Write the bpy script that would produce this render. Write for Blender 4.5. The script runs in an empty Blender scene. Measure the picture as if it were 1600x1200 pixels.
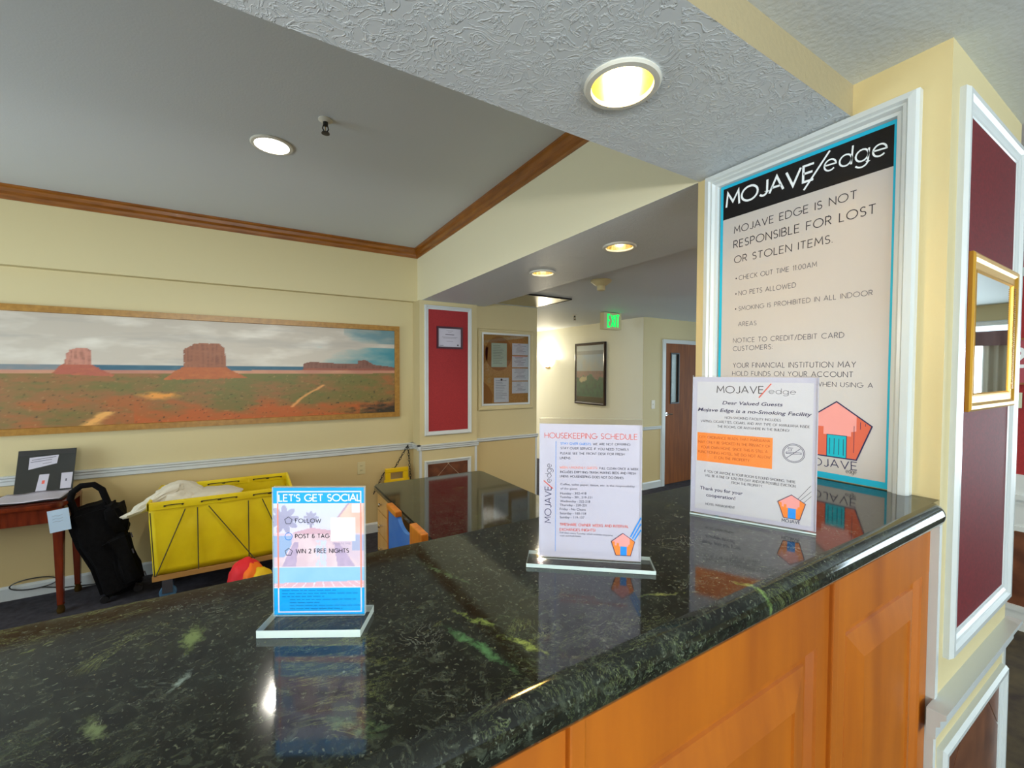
import bpy, bmesh, math, random
from mathutils import Vector, Matrix, noise
C = bpy.context.scene.collection
random.seed(4)
# ------------------------------------------------------------------ camera, world, exposure
cam_d = bpy.data.cameras.new('camera'); cam = bpy.data.objects.new('camera', cam_d); C.objects.link(cam)
F_PX = 667.67
cam_d.sensor_width = 36.0; cam_d.lens = F_PX / 1600 * 36.0; cam_d.clip_start = 0.02; cam_d.clip_end = 100
_r = Vector((0.8551947, -0.5182961, 0.00334267)); _u = Vector((0.0110408, 0.02466443, 0.99963482)); _f = Vector((0.51818927, 0.85484549, -0.02681529))
_m = Matrix((( _r.x, _u.x, -_f.x, 0), (_r.y, _u.y, -_f.y, 0), (_r.z, _u.z, -_f.z, 1.6208), (0, 0, 0, 1)))
cam.matrix_world = _m
bpy.context.scene.camera = cam
W = bpy.data.worlds.new('sky'); bpy.context.scene.world = W; W.use_nodes = True
W.node_tree.nodes['Background'].inputs[0].default_value = (0.62, 0.80, 1.0, 1)
W.node_tree.nodes['Background'].inputs[1].default_value = 1.6
vs = bpy.context.scene.view_settings
vs.view_transform = 'Standard'; vs.look = 'None'; vs.gamma = 1; vs.use_curve_mapping = False
vs.exposure = 0.62

def area_light(name, loc, target, sx, sy, power, col):
    d = bpy.data.lights.new(name, 'AREA'); d.shape = 'RECTANGLE'; d.size = sx; d.size_y = sy; d.energy = power; d.color = col
    o = bpy.data.objects.new(name, d); C.objects.link(o); o.location = loc
    o.rotation_euler = (Vector(target) - Vector(loc)).to_track_quat('-Z', 'Y').to_euler()
    return o
area_light('window_daylight', (-0.2, -4.3, 1.45), (-0.2, 0, 2.75), 2.7, 1.7, 165, (0.88, 0.93, 1.0))
area_light('entrance_daylight', (7.9, -1.55, 1.2), (3, -0.2, 1.7), 2.2, 1.9, 75, (0.84, 0.92, 1.0))
area_light('office_fill_light', (-3.5, 2.6, 1.35), (0.5, 2.6, 2.0), 2.2, 1.3, 43, (0.94, 0.96, 1.0))  # added fill from the left for the office ceiling and back wall
area_light('hall_side_fill_light', (7.9, 2.7, 1.2), (4.6, 3.6, 1.7), 1.9, 1.7, 14, (0.92, 0.96, 1.0))  # added fill from the right for the hall

area_light('hall_ceiling_fill', (3.4, 1.9, 2.375), (3.4, 1.9, 0), 0.6, 0.6, 16, (1.0, 0.95, 0.86))  # added light hidden behind the near column, brightens the hall
area_light('corridor_ceiling_fill', (3.5, 7.6, 2.375), (3.5, 7.6, 0), 0.6, 0.6, 42, (1.0, 0.97, 0.9))  # added light hidden behind the notice wall, brightens the corridor

# ------------------------------------------------------------------ colours and materials
def lin(c):
    return tuple(((v / 255) / 12.92 if v / 255 <= 0.04045 else ((v / 255 + 0.055) / 1.055) ** 2.4) for v in c)
def mat(name, rgb, rough=0.6, metal=0.0, var=0.0, scale=20, bump=0.0, bscale=200, bdist=0.002, spec=0.5, rgb2=None, coat=0.0, detail=4, stretch=None):
    m = bpy.data.materials.new(name); m.use_nodes = True; nt = m.node_tree; b = nt.nodes['Principled BSDF']
    c = lin(rgb); b.inputs['Base Color'].default_value = (*c, 1)
    b.inputs['Roughness'].default_value = rough; b.inputs['Metallic'].default_value = metal
    b.inputs['Specular IOR Level'].default_value = spec; b.inputs['Coat Weight'].default_value = coat; b.inputs['Coat Roughness'].default_value = 0.08
    tc = nt.nodes.new('ShaderNodeTexCoord'); vec = tc.outputs['Object']
    if stretch:
        mp = nt.nodes.new('ShaderNodeMapping'); mp.inputs['Scale'].default_value = stretch; nt.links.new(vec, mp.inputs[0]); vec = mp.outputs[0]
    if var or rgb2:
        n = nt.nodes.new('ShaderNodeTexNoise'); n.inputs['Scale'].default_value = scale; n.inputs['Detail'].default_value = detail
        nt.links.new(vec, n.inputs['Vector'])
        r = nt.nodes.new('ShaderNodeValToRGB'); r.color_ramp.elements[0].position = 0.32; r.color_ramp.elements[1].position = 0.68
        c2 = lin(rgb2) if rgb2 else tuple(v * (1 - var) for v in c)
        r.color_ramp.elements[0].color = (*c2, 1); r.color_ramp.elements[1].color = (*c, 1)
        nt.links.new(n.outputs['Fac'], r.inputs[0]); nt.links.new(r.outputs[0], b.inputs['Base Color'])
    if bump:
        n2 = nt.nodes.new('ShaderNodeTexNoise'); n2.inputs['Scale'].default_value = bscale; n2.inputs['Detail'].default_value = 3
        nt.links.new(vec, n2.inputs['Vector'])
        bp = nt.nodes.new('ShaderNodeBump'); bp.inputs['Strength'].default_value = bump; bp.inputs['Distance'].default_value = bdist
        nt.links.new(n2.outputs['Fac'], bp.inputs['Height']); nt.links.new(bp.outputs[0], b.inputs['Normal'])
    return m
def emit(name, rgb, s):
    m = bpy.data.materials.new(name); m.use_nodes = True; nt = m.node_tree; nt.nodes.remove(nt.nodes['Principled BSDF'])
    e = nt.nodes.new('ShaderNodeEmission'); e.inputs[0].default_value = (*lin(rgb), 1); e.inputs[1].default_value = s
    nt.links.new(e.outputs[0], nt.nodes['Material Output'].inputs[0]); return m
def ink(name, rgb, rough=0.45):
    return mat(name, rgb, rough=rough, spec=0.3)
def vcol(name, rough=0.6, coat=0.0):
    m = mat(name, (128, 128, 128), rough=rough, coat=coat); nt = m.node_tree
    a = nt.nodes.new('ShaderNodeAttribute'); a.attribute_name = 'Col'; nt.links.new(a.outputs['Color'], nt.nodes['Principled BSDF'].inputs['Base Color']); return m
def clear(name, tint=(0.985, 0.98, 0.985), refl=1.0, rough=0.02):
    m = bpy.data.materials.new(name); m.use_nodes = True; nt = m.node_tree; nt.nodes.remove(nt.nodes['Principled BSDF'])
    t = nt.nodes.new('ShaderNodeBsdfTransparent'); t.inputs[0].default_value = (*tint, 1)
    g = nt.nodes.new('ShaderNodeBsdfGlossy'); g.inputs['Roughness'].default_value = rough
    f = nt.nodes.new('ShaderNodeLayerWeight'); f.inputs[0].default_value = 0.5
    pw = nt.nodes.new('ShaderNodeMath'); pw.operation = 'POWER'; pw.inputs[1].default_value = 5; nt.links.new(f.outputs['Facing'], pw.inputs[0])
    mu = nt.nodes.new('ShaderNodeMath'); mu.operation = 'MULTIPLY_ADD'; mu.inputs[1].default_value = 0.95 * refl; mu.inputs[2].default_value = 0.03 * refl; nt.links.new(pw.outputs[0], mu.inputs[0])
    x = nt.nodes.new('ShaderNodeMixShader'); nt.links.new(mu.outputs[0], x.inputs[0]); nt.links.new(t.outputs[0], x.inputs[1]); nt.links.new(g.outputs[0], x.inputs[2])
    nt.links.new(x.outputs[0], nt.nodes['Material Output'].inputs[0]); return m
def texture_ceiling(name, rgb, strength, scale=14):
    # hand-trowelled plaster: short curved ridges
    m = mat(name, rgb, rough=0.42, spec=0.4); nt = m.node_tree; b = nt.nodes['Principled BSDF']
    tc = nt.nodes.new('ShaderNodeTexCoord')
    n1 = nt.nodes.new('ShaderNodeTexNoise'); n1.inputs['Scale'].default_value = scale; n1.inputs['Detail'].default_value = 5; n1.inputs['Distortion'].default_value = 2.2
    nt.links.new(tc.outputs['Object'], n1.inputs['Vector'])
    a = nt.nodes.new('ShaderNodeMath'); a.operation = 'SUBTRACT'; a.inputs[1].default_value = 0.5; nt.links.new(n1.outputs['Fac'], a.inputs[0])
    ab = nt.nodes.new('ShaderNodeMath'); ab.operation = 'ABSOLUTE'; nt.links.new(a.outputs[0], ab.inputs[0])
    r = nt.nodes.new('ShaderNodeValToRGB'); r.color_ramp.elements[0].position = 0.0; r.color_ramp.elements[0].color = (1, 1, 1, 1)
    r.color_ramp.elements[1].position = 0.06; r.color_ramp.elements[1].color = (0, 0, 0, 1); nt.links.new(ab.outputs[0], r.inputs[0])
    bp = nt.nodes.new('ShaderNodeBump'); bp.inputs['Strength'].default_value = strength; bp.inputs['Distance'].default_value = 0.006
    nt.links.new(r.outputs[0], bp.inputs['Height']); nt.links.new(bp.outputs[0], b.inputs['Normal']); return m
VEINS = [(0.196, 0.50, 0.240, 0.365, 0.009, (84, 130, 84), 0.9), (0.222, 0.515, 0.256, 0.445, 0.006, (138, 160, 86), 0.95), (0.250, 0.445, 0.280, 0.375, 0.007, (156, 176, 90), 1.0),
         (0.22, 0.71, 0.285, 0.54, 0.006, (82, 104, 72), 0.7), (-0.23, 0.675, -0.20, 0.70, 0.005, (120, 130, 78), 0.8), (-0.055, 0.555, -0.08, 0.525, 0.006, (150, 166, 156), 0.8),
         (-0.063, 0.66, -0.066, 0.58, 0.012, (116, 136, 84), 0.85), (-0.135, 0.53, -0.11, 0.475, 0.009, (112, 128, 88), 0.85), (0.615, 0.38, 0.640, 0.315, 0.006, (120, 150, 84), 0.9),
         (0.45, 0.42, 0.55, 0.38, 0.004, (150, 160, 96), 0.7), (-0.45, 0.50, -0.38, 0.60, 0.008, (110, 124, 84), 0.7), (0.05, 0.42, 0.10, 0.36, 0.010, (90, 120, 84), 0.7)]
def granite():
    m = mat('dark green granite', (24, 26, 22), rough=0.07, spec=0.5, coat=0.0); nt = m.node_tree; b = nt.nodes['Principled BSDF']; L = nt.links.new
    tc = nt.nodes.new('ShaderNodeTexCoord'); O = tc.outputs['Object']
    def nz(scale, det, dist, rough=0.6, st=None):
        v = O
        if st:
            mp = nt.nodes.new('ShaderNodeMapping'); mp.inputs['Scale'].default_value = st; mp.inputs['Rotation'].default_value = (0, 0, 0.55); L(O, mp.inputs[0]); v = mp.outputs[0]
        n = nt.nodes.new('ShaderNodeTexNoise'); n.inputs['Scale'].default_value = scale; n.inputs['Detail'].default_value = det; n.inputs['Distortion'].default_value = dist; n.inputs['Roughness'].default_value = rough
        L(v, n.inputs['Vector']); return n.outputs['Fac']
    def ridge(src, w):
        a = nt.nodes.new('ShaderNodeMath'); a.operation = 'SUBTRACT'; a.inputs[1].default_value = 0.5; L(src, a.inputs[0])
        c = nt.nodes.new('ShaderNodeMath'); c.operation = 'ABSOLUTE'; L(a.outputs[0], c.inputs[0])
        r = nt.nodes.new('ShaderNodeMapRange'); r.inputs['From Min'].default_value = 0; r.inputs['From Max'].default_value = w; r.inputs['To Min'].default_value = 1; r.inputs['To Max'].default_value = 0; L(c.outputs[0], r.inputs['Value']); return r.outputs[0]
    def thr(src, lo, hi):
        r = nt.nodes.new('ShaderNodeMapRange'); r.inputs['From Min'].default_value = lo; r.inputs['From Max'].default_value = hi; L(src, r.inputs['Value']); return r.outputs[0]
    def mul(a, b_):
        x = nt.nodes.new('ShaderNodeMath'); x.operation = 'MULTIPLY'; L(a, x.inputs[0])
        if isinstance(b_, float): x.inputs[1].default_value = b_
        else: L(b_, x.inputs[1])
        return x.outputs[0]
    def mix(fac, c0, c1):
        x = nt.nodes.new('ShaderNodeMix'); x.data_type = 'RGBA'; L(fac, x.inputs[0])
        if isinstance(c0, tuple): x.inputs[6].default_value = (*lin(c0), 1)
        else: L(c0, x.inputs[6])
        x.inputs[7].default_value = (*lin(c1), 1); return x.outputs[2]
    base = mix(thr(nz(7, 7, 0.8), 0.40, 0.68), (20, 20, 17), (36, 40, 33))
    base = mix(mul(thr(nz(70, 6, 0.9, 0.75), 0.50, 0.70), 0.75), base, (74, 82, 68))
    base = mix(mul(thr(nz(170, 4, 0.6), 0.60, 0.74), 0.8), base, (120, 128, 108))
    blot = thr(nz(5, 5, 1.0), 0.54, 0.66)
    base = mix(mul(mul(thr(nz(26, 7, 2.6, 0.7), 0.52, 0.66), blot), 0.35), base, (70, 86, 62))
    v1 = mul(ridge(nz(6, 8, 1.6, 0.72, st=(1, 2.4, 1)), 0.006), thr(nz(5, 2, 0), 0.57, 0.66))
    base = mix(mul(v1, 0.55), base, (116, 130, 84))
    v2 = mul(ridge(nz(3.2, 9, 1.4, 0.78, st=(1, 1.8, 1)), 0.008), thr(nz(3.3, 2, 0, st=(1.3, 1, 1)), 0.58, 0.66))
    base = mix(mul(v2, 0.6), base, (130, 142, 84))
    v3 = mul(ridge(nz(22, 6, 1.6), 0.012), thr(nz(9, 3, 0), 0.58, 0.68))
    base = mix(mul(v3, 0.6), base, (140, 150, 136))
    # a few bold streaks of the slab itself, each a noisy band around a line
    warp = nt.nodes.new('ShaderNodeTexNoise'); warp.inputs['Scale'].default_value = 45; warp.inputs['Detail'].default_value = 6; warp.inputs['Roughness'].default_value = 0.7; L(O, warp.inputs['Vector'])
    wa = nt.nodes.new('ShaderNodeVectorMath'); wa.operation = 'SUBTRACT'; L(warp.outputs['Color'], wa.inputs[0]); wa.inputs[1].default_value = (0.5, 0.5, 0.5)
    ws = nt.nodes.new('ShaderNodeVectorMath'); ws.operation = 'SCALE'; L(wa.outputs[0], ws.inputs[0]); ws.inputs['Scale'].default_value = 0.035
    wp = nt.nodes.new('ShaderNodeVectorMath'); wp.operation = 'ADD'; L(O, wp.inputs[0]); L(ws.outputs[0], wp.inputs[1])
    for (x0, y0, x1, y1, w_, col, amt) in VEINS:
        dx, dy = x1 - x0, y1 - y0; ln = math.hypot(dx, dy); an = math.atan2(dy, dx)
        mp = nt.nodes.new('ShaderNodeMapping'); mp.vector_type = 'TEXTURE'; mp.inputs['Location'].default_value = ((x0 + x1) / 2, (y0 + y1) / 2, 1.29); mp.inputs['Rotation'].default_value = (0, 0, an); mp.inputs['Scale'].default_value = (ln / 2, w_, 0.06)
        L(wp.outputs[0], mp.inputs[0])
        le = nt.nodes.new('ShaderNodeVectorMath'); le.operation = 'LENGTH'; L(mp.outputs[0], le.inputs[0])
        mr = nt.nodes.new('ShaderNodeMapRange'); mr.inputs['From Min'].default_value = 1.0; mr.inputs['From Max'].default_value = 0.35; L(le.outputs['Value'], mr.inputs['Value'])
        base = mix(mul(mul(mr.outputs[0], thr(nz(70, 6, 0.5, 0.7), 0.36, 0.56)), amt), base, col)
    L(base, b.inputs['Base Color']); return m
def wood(name, c1, c2, rough=0.3, st=(3, 3, 0.5), scale=9, coat=0.2):
    m = mat(name, c1, rough=rough, rgb2=c2, scale=scale, detail=7, stretch=st, coat=coat); return m

M = {}
M['cream'] = mat('cream wall paint', (205, 191, 146), rough=0.55, bump=0.15, bscale=260, bdist=0.001)
M['yellow_cream'] = mat('warm cream column paint', (218, 200, 148), rough=0.5, bump=0.12, bscale=260, bdist=0.001)
M['tan'] = mat('tan dado paint', (204, 182, 130), rough=0.55, bump=0.15, bscale=260, bdist=0.001)
M['ceiling'] = mat('grey white ceiling paint', (206, 212, 216), rough=0.6, bump=0.3, bscale=120, bdist=0.002)
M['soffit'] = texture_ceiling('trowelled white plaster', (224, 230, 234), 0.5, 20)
M['soffit_shaded'] = texture_ceiling('trowelled plaster with beam shade', (204, 208, 212), 0.3, 24)  # darker copy of the soffit plaster: shade under the beam put into the colour
M['foyer_ceiling'] = mat('orange peel ceiling', (212, 218, 220), rough=0.5, bump=0.5, bscale=70, bdist=0.003)
M['beam_face'] = mat('cream beam paint', (232, 226, 196), rough=0.55, bump=0.15, bscale=260, bdist=0.001)
M['step_face'] = mat('tan trowelled paint', (164, 150, 116), rough=0.5, bump=0.5, bscale=60, bdist=0.003)
M['trim'] = mat('white gloss trim', (206, 212, 212), rough=0.25, coat=0.2)
M['oak'] = wood('oak crown wood', (152, 92, 26), (120, 68, 14), st=(1.2, 1.2, 9), scale=5)
M['maple'] = wood('honey maple veneer', (178, 98, 8), (150, 76, 4), rough=0.5, st=(3, 3, 0.35), scale=4, coat=0.08)
M['door_wood'] = wood('red oak door veneer', (140, 78, 24), (112, 58, 16), rough=0.7, st=(9, 9, 0.6), scale=4, coat=0.0)
M['frame_wood'] = wood('plain oak picture frame', (176, 130, 58), (150, 106, 42), st=(2, 2, 2), scale=14)
M['mahogany'] = wood('mahogany', (126, 48, 22), (86, 30, 14), rough=0.2, coat=0.5)
M['desk_wood'] = wood('light maple laminate', (206, 160, 96), (190, 142, 78), rough=0.4, st=(3, 3, 0.6), scale=5)
M['chair_wood'] = wood('orange oak chair wood', (206, 124, 40), (176, 98, 26), rough=0.3)
M['granite'] = granite()
M['carpet'] = mat('dark patterned carpet', (56, 54, 64), rough=0.95, rgb2=(34, 32, 40), scale=22, bump=0.4, bscale=300, bdist=0.003)
M['foyer_carpet'] = mat('brown swirl carpet', (78, 70, 48), rough=0.95, rgb2=(46, 38, 32), scale=9, detail=6, bump=0.4, bscale=300, bdist=0.003)
M['red'] = mat('burgundy fabric', (166, 46, 48), rough=0.85, rgb2=(146, 38, 42), scale=160, bump=0.2, bscale=500, bdist=0.001)
M['red_sheen'] = mat('burgundy vinyl', (112, 30, 36), rough=0.6, spec=0.2, rgb2=(92, 26, 32), scale=120, bump=0.1, bscale=500, bdist=0.001)
M['tile'] = mat('brown slate tile', (120, 74, 50), rough=0.3, rgb2=(88, 52, 38), scale=12, detail=6)
M['grout'] = mat('pale grout', (196, 176, 150), rough=0.8)
M['black'] = mat('black plastic', (24, 24, 26), rough=0.4)
M['black_fabric'] = mat('black nylon fabric', (13, 12, 14), rough=0.9, spec=0.15, var=0.5, scale=30, bump=0.6, bscale=60, bdist=0.006)
M['chrome'] = mat('chrome', (215, 215, 215), rough=0.12, metal=1)
M['brass'] = mat('brass', (196, 158, 84), rough=0.25, metal=1)
M['gold'] = mat('gold leaf', (222, 168, 64), rough=0.3, metal=0.75)
M['gold_dark'] = mat('aged gold', (170, 118, 36), rough=0.4, metal=0.5)
M['reflector'] = mat('gold specular reflector', (255, 240, 190), rough=0.22, metal=1)
M['mirror'] = mat('mirror glass', (238, 240, 236), rough=0.02, metal=1)
M['white_plastic'] = mat('white plastic', (226, 224, 212), rough=0.4)
M['ivory'] = mat('ivory plastic', (208, 196, 150), rough=0.45)
M['yellow_canvas'] = mat('yellow vinyl canvas', (244, 218, 10), rough=0.5, rgb2=(230, 200, 6), scale=5, bump=0.35, bscale=9, bdist=0.012)
M['yellow_plastic'] = mat('yellow plastic', (232, 190, 10), rough=0.4)
M['linen'] = mat('white linen', (214, 208, 190), rough=0.85, bump=0.5, bscale=22, bdist=0.01)
M['paper'] = mat('white paper', (196, 193, 206), rough=0.5, spec=0.3)
M['paper_blue'] = mat('bluish white paper', (190, 214, 236), rough=0.5)
M['paper_grey'] = mat('grey green paper', (168, 176, 160), rough=0.6)
M['cork'] = mat('cork', (176, 128, 70), rough=0.9, rgb2=(158, 110, 56), scale=60)
M['acrylic'] = clear('clear acrylic')
M['acrylic_edge'] = mat('polished acrylic edge', (214, 230, 226), rough=0.12)
M['glass'] = clear('clear glass', tint=(0.92, 0.96, 0.95))
M['pic_glass'] = clear('picture glass', refl=1.0)
M['blue_fabric'] = mat('blue chair fabric', (34, 96, 176), rough=0.6, rgb2=(70, 120, 180), scale=4)
M['dark_ink'] = ink('dark ink', (46, 42, 52))
M['grey_ink'] = ink('grey ink', (84, 84, 96))
M['coral_ink'] = ink('coral ink', (226, 100, 84))
M['salmon_ink'] = ink('salmon ink', (244, 150, 130))
M['blue_ink'] = ink('blue ink', (44, 146, 232))
M['cyan_ink'] = ink('cyan ink', (28, 178, 214))
M['sky_ink'] = ink('sky ink', (8, 166, 238))
M['navy_ink'] = ink('navy ink', (44, 40, 84))
M['white_ink'] = ink('white ink', (240, 246, 250))
M['black_ink'] = ink('black ink', (22, 18, 18), 0.25)
M['pink_ink'] = ink('pink ink', (246, 164, 158))
M['rust_ink'] = ink('rust ink', (224, 104, 74))
M['orange_ink'] = ink('orange ink', (250, 140, 58))
M['brown_ink'] = ink('brown orange ink', (196, 96, 36))
M['turquoise_ink'] = ink('turquoise ink', (0, 184, 204))
M['lilac_ink'] = ink('lilac ink', (176, 160, 190))
M['deep_blue_ink'] = ink('deep blue ink', (0, 118, 196))
M['poster_paper'] = mat('satin poster paper', (196, 189, 184), rough=0.3, spec=0.5)
M['poster_grey'] = M['poster_paper']

# ------------------------------------------------------------------ mesh helpers
class MB:
    """collects geometry for ONE mesh object"""
    def __init__(s): s.v = []; s.f = []; s.mi = []; s.mats = []
    def mid(s, m):
        if m not in s.mats: s.mats.append(m)
        return s.mats.index(m)
    def add(s, vs_, fs, m):
        o = len(s.v); s.v += [tuple(p) for p in vs_]; i = s.mid(m)
        for f in fs: s.f.append(tuple(o + k for k in f)); s.mi.append(i)
        return s
    def box(s, x0, x1, y0, y1, z0, z1, m, bv=0.0):
        if bv <= 0:
            v = [(x0, y0, z0), (x1, y0, z0), (x1, y1, z0), (x0, y1, z0), (x0, y0, z1), (x1, y0, z1), (x1, y1, z1), (x0, y1, z1)]
            return s.add(v, [(0, 3, 2, 1), (4, 5, 6, 7), (0, 1, 5, 4), (1, 2, 6, 5), (2, 3, 7, 6), (3, 0, 4, 7)], m)
        bm = bmesh.new(); bmesh.ops.create_cube(bm, size=1)
        for q in bm.verts: q.co = Vector(((x0 + x1) / 2 + q.co.x * (x1 - x0), (y0 + y1) / 2 + q.co.y * (y1 - y0), (z0 + z1) / 2 + q.co.z * (z1 - z0)))
        bmesh.ops.bevel(bm, geom=bm.edges[:], offset=bv, segments=2, profile=0.6, affect='EDGES')
        return s.bm(bm, m)
    def bm(s, bm, m, mw=None):
        bm.verts.index_update()
        v = [(mw @ q.co if mw else q.co).to_tuple() for q in bm.verts]
        s.add(v, [[q.index for q in f.verts] for f in bm.faces], m); bm.free(); return s
    def prism(s, poly, ax, a, b, m):
        """poly: 2D points in the plane normal to ax; extruded from a to b along ax"""
        n = len(poly)
        def P(p, t): return {'x': (t, p[0], p[1]), 'y': (p[0], t, p[1]), 'z': (p[0], p[1], t)}[ax]
        v = [P(p, a) for p in poly] + [P(p, b) for p in poly]
        return s.add(v, [tuple(range(n))[::-1], tuple(range(n, 2 * n))] + [(i, (i + 1) % n, n + (i + 1) % n, n + i) for i in range(n)], m)
    def tube(s, pts, r, m, n=8, closed=False):
        pts = [Vector(p) for p in pts]; N = len(pts); rs = r if isinstance(r, (list, tuple)) else [r] * N; vs_ = []; fs = []
        up = None
        for i, p in enumerate(pts):
            if closed: t = (pts[(i + 1) % N] - pts[i - 1]).normalized()
            else: t = ((pts[min(i + 1, N - 1)] - pts[max(i - 1, 0)])).normalized()
            if up is None: up = Vector((0, 0, 1)) if abs(t.z) < 0.9 else Vector((1, 0, 0))
            a = t.cross(up).normalized(); b = a.cross(t).normalized(); up = b
            for k in range(n):
                an = 2 * math.pi * k / n; vs_.append(p + (a * math.cos(an) + b * math.sin(an)) * rs[i])
        for i in range(N if closed else N - 1):
            j = (i + 1) % N
            for k in range(n): fs.append((i * n + k, i * n + (k + 1) % n, j * n + (k + 1) % n, j * n + k))
        if not closed: fs += [tuple(range(n))[::-1], tuple((N - 1) * n + k for k in range(n))]
        return s.add(vs_, fs, m)
    def lathe(s, prof, m, c=(0, 0, 0), n=32, cap=False, mw=None):
        vs_ = []; fs = []; c = Vector(c)
        for (r, z) in prof:
            for k in range(n):
                a = 2 * math.pi * k / n; p = Vector((r * math.cos(a), r * math.sin(a), z)); vs_.append((mw @ p if mw else p) + c)
        for i in range(len(prof) - 1):
            for k in range(n): fs.append((i * n + k, i * n + (k + 1) % n, (i + 1) * n + (k + 1) % n, (i + 1) * n + k))
        if cap: fs += [tuple(range(n))[::-1], tuple((len(prof) - 1) * n + k for k in range(n))]
        return s.add(vs_, fs, m)
    def build(s, name, parent=None, smooth=False, mods=None):
        me = bpy.data.meshes.new(name); me.from_pydata([tuple(p) for p in s.v], [], s.f)
        for m in s.mats: me.materials.append(m)
        me.polygons.foreach_set('material_index', s.mi)
        if smooth: me.polygons.foreach_set('use_smooth', [True] * len(s.f))
        me.update(); o = bpy.data.objects.new(name, me); C.objects.link(o)
        if smooth == 'auto' or smooth is True:
            try: me.set_sharp_from_angle(angle=math.radians(40))
            except Exception: pass
        if parent:
            o.parent = parent; o.matrix_parent_inverse = Matrix.Translation(-parent.location)
        return o
def fix_normals(o):
    bm = bmesh.new(); bm.from_mesh(o.data); bmesh.ops.recalc_face_normals(bm, faces=bm.faces[:]); bm.to_mesh(o.data); bm.free()
def thing(name, label, cat, loc, group=None):
    o = bpy.data.objects.new(name, None); C.objects.link(o); o.location = loc; o.empty_display_size = 0.05
    o['label'] = label; o['category'] = cat
    if group: o['group'] = group
    return o
def tag(o, label, cat, group=None):
    o['label'] = label; o['category'] = cat
    if group: o['group'] = group
    return o
def struct(o, label=None, cat='structure'):
    o['kind'] = 'structure'
    if label: o['label'] = label; o['category'] = cat
    return o

# rectangular frame with mitred corners and a moulded profile, on a wall plane
def frame_ring(mb, plane, val, out, u0, u1, v0, v1, w, prof, m):
    """plane 'y' or 'x'; val: wall coordinate; out: -1/+1 direction off the wall; prof: [(t 0..1 across width, depth)]"""
    loops = []
    for t, d in prof:
        k = w * t
        pts = [(u0 + k, v0 + k), (u1 - k, v0 + k), (u1 - k, v1 - k), (u0 + k, v1 - k)]
        loops.append([((u, val + out * d, v) if plane == 'y' else (val + out * d, u, v)) for u, v in pts])
    vs_ = [p for l in loops for p in l]; fs = []
    for i in range(len(loops) - 1):
        for k in range(4): fs.append((i * 4 + k, i * 4 + (k + 1) % 4, (i + 1) * 4 + (k + 1) % 4, (i + 1) * 4 + k))
    mb.add(vs_, fs, m)
MOULD = [(0, 0), (0, 0.012), (0.12, 0.02), (0.35, 0.02), (0.45, 0.013), (0.6, 0.012), (0.75, 0.008), (0.9, 0.008), (1, 0)]
def moulding(name, plane, val, out, u0, u1, v0, v1, w=0.045, parent=None, m=None, prof=None):
    b = MB(); frame_ring(b, plane, val, out, u0, u1, v0, v1, w, prof or MOULD, m or M['trim']); o = b.build(name, parent); return o
def rail_profile(z1, d=0.03, h=0.062):
    return [(0, z1), (d, z1), (d, z1 - 0.012), (d * 0.72, z1 - 0.02), (d * 0.72, z1 - 0.034), (d * 0.5, z1 - 0.04), (d * 0.5, z1 - h + 0.006), (d * 0.2, z1 - h), (0, z1 - h)]
def flat_plane_y(b, x0, x1, y, z0, z1, m, t=0.001): return b.box(x0, x1, y - t, y, z0, z1, m)

# diamond tiles clipped to a rectangle on a wall plane
def clip_poly(poly, u0, u1, v0, v1):
    def cl(p, f, g):
        out = []
        for i in range(len(p)):
            a, b_ = p[i - 1], p[i]; fa, fb = f(a), f(b_)
            if (fa >= 0) != (fb >= 0):
                t = fa / (fa - fb); out.append((a[0] + (b_[0] - a[0]) * t, a[1] + (b_[1] - a[1]) * t))
            if fb >= 0: out.append(b_)
        return out
    for f in (lambda p: p[0] - u0, lambda p: u1 - p[0], lambda p: p[1] - v0, lambda p: v1 - p[1]):
        poly = cl(poly, f, None)
        if len(poly) < 3: return []
    return poly
def diamond_tiles(parent, plane, val, out, u0, u1, v0, v1, cu, cv, hw, hh, gap=0.004):
    for i in range(-4, 5):
        for j in range(-5, 6):
            if (i + j) % 2: continue
            c = (cu + i * hw, cv + j * hh)
            k = 1 - gap / min(hw, hh)
            p = [(c[0] + hw * k, c[1]), (c[0], c[1] + hh * k), (c[0] - hw * k, c[1]), (c[0], c[1] - hh * k)]
            p = clip_poly(p, u0, u1, v0, v1)
            if len(p) < 3: continue
            ar = abs(sum(p[q - 1][0] * p[q][1] - p[q][0] * p[q - 1][1] for q in range(len(p)))) / 2
            if ar < 0.0004: continue
            b = MB(); b.prism(p, plane, val + out * 0.001, val + out * 0.006, M['tile']); o = b.build('tile', parent); fix_normals(o)

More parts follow.
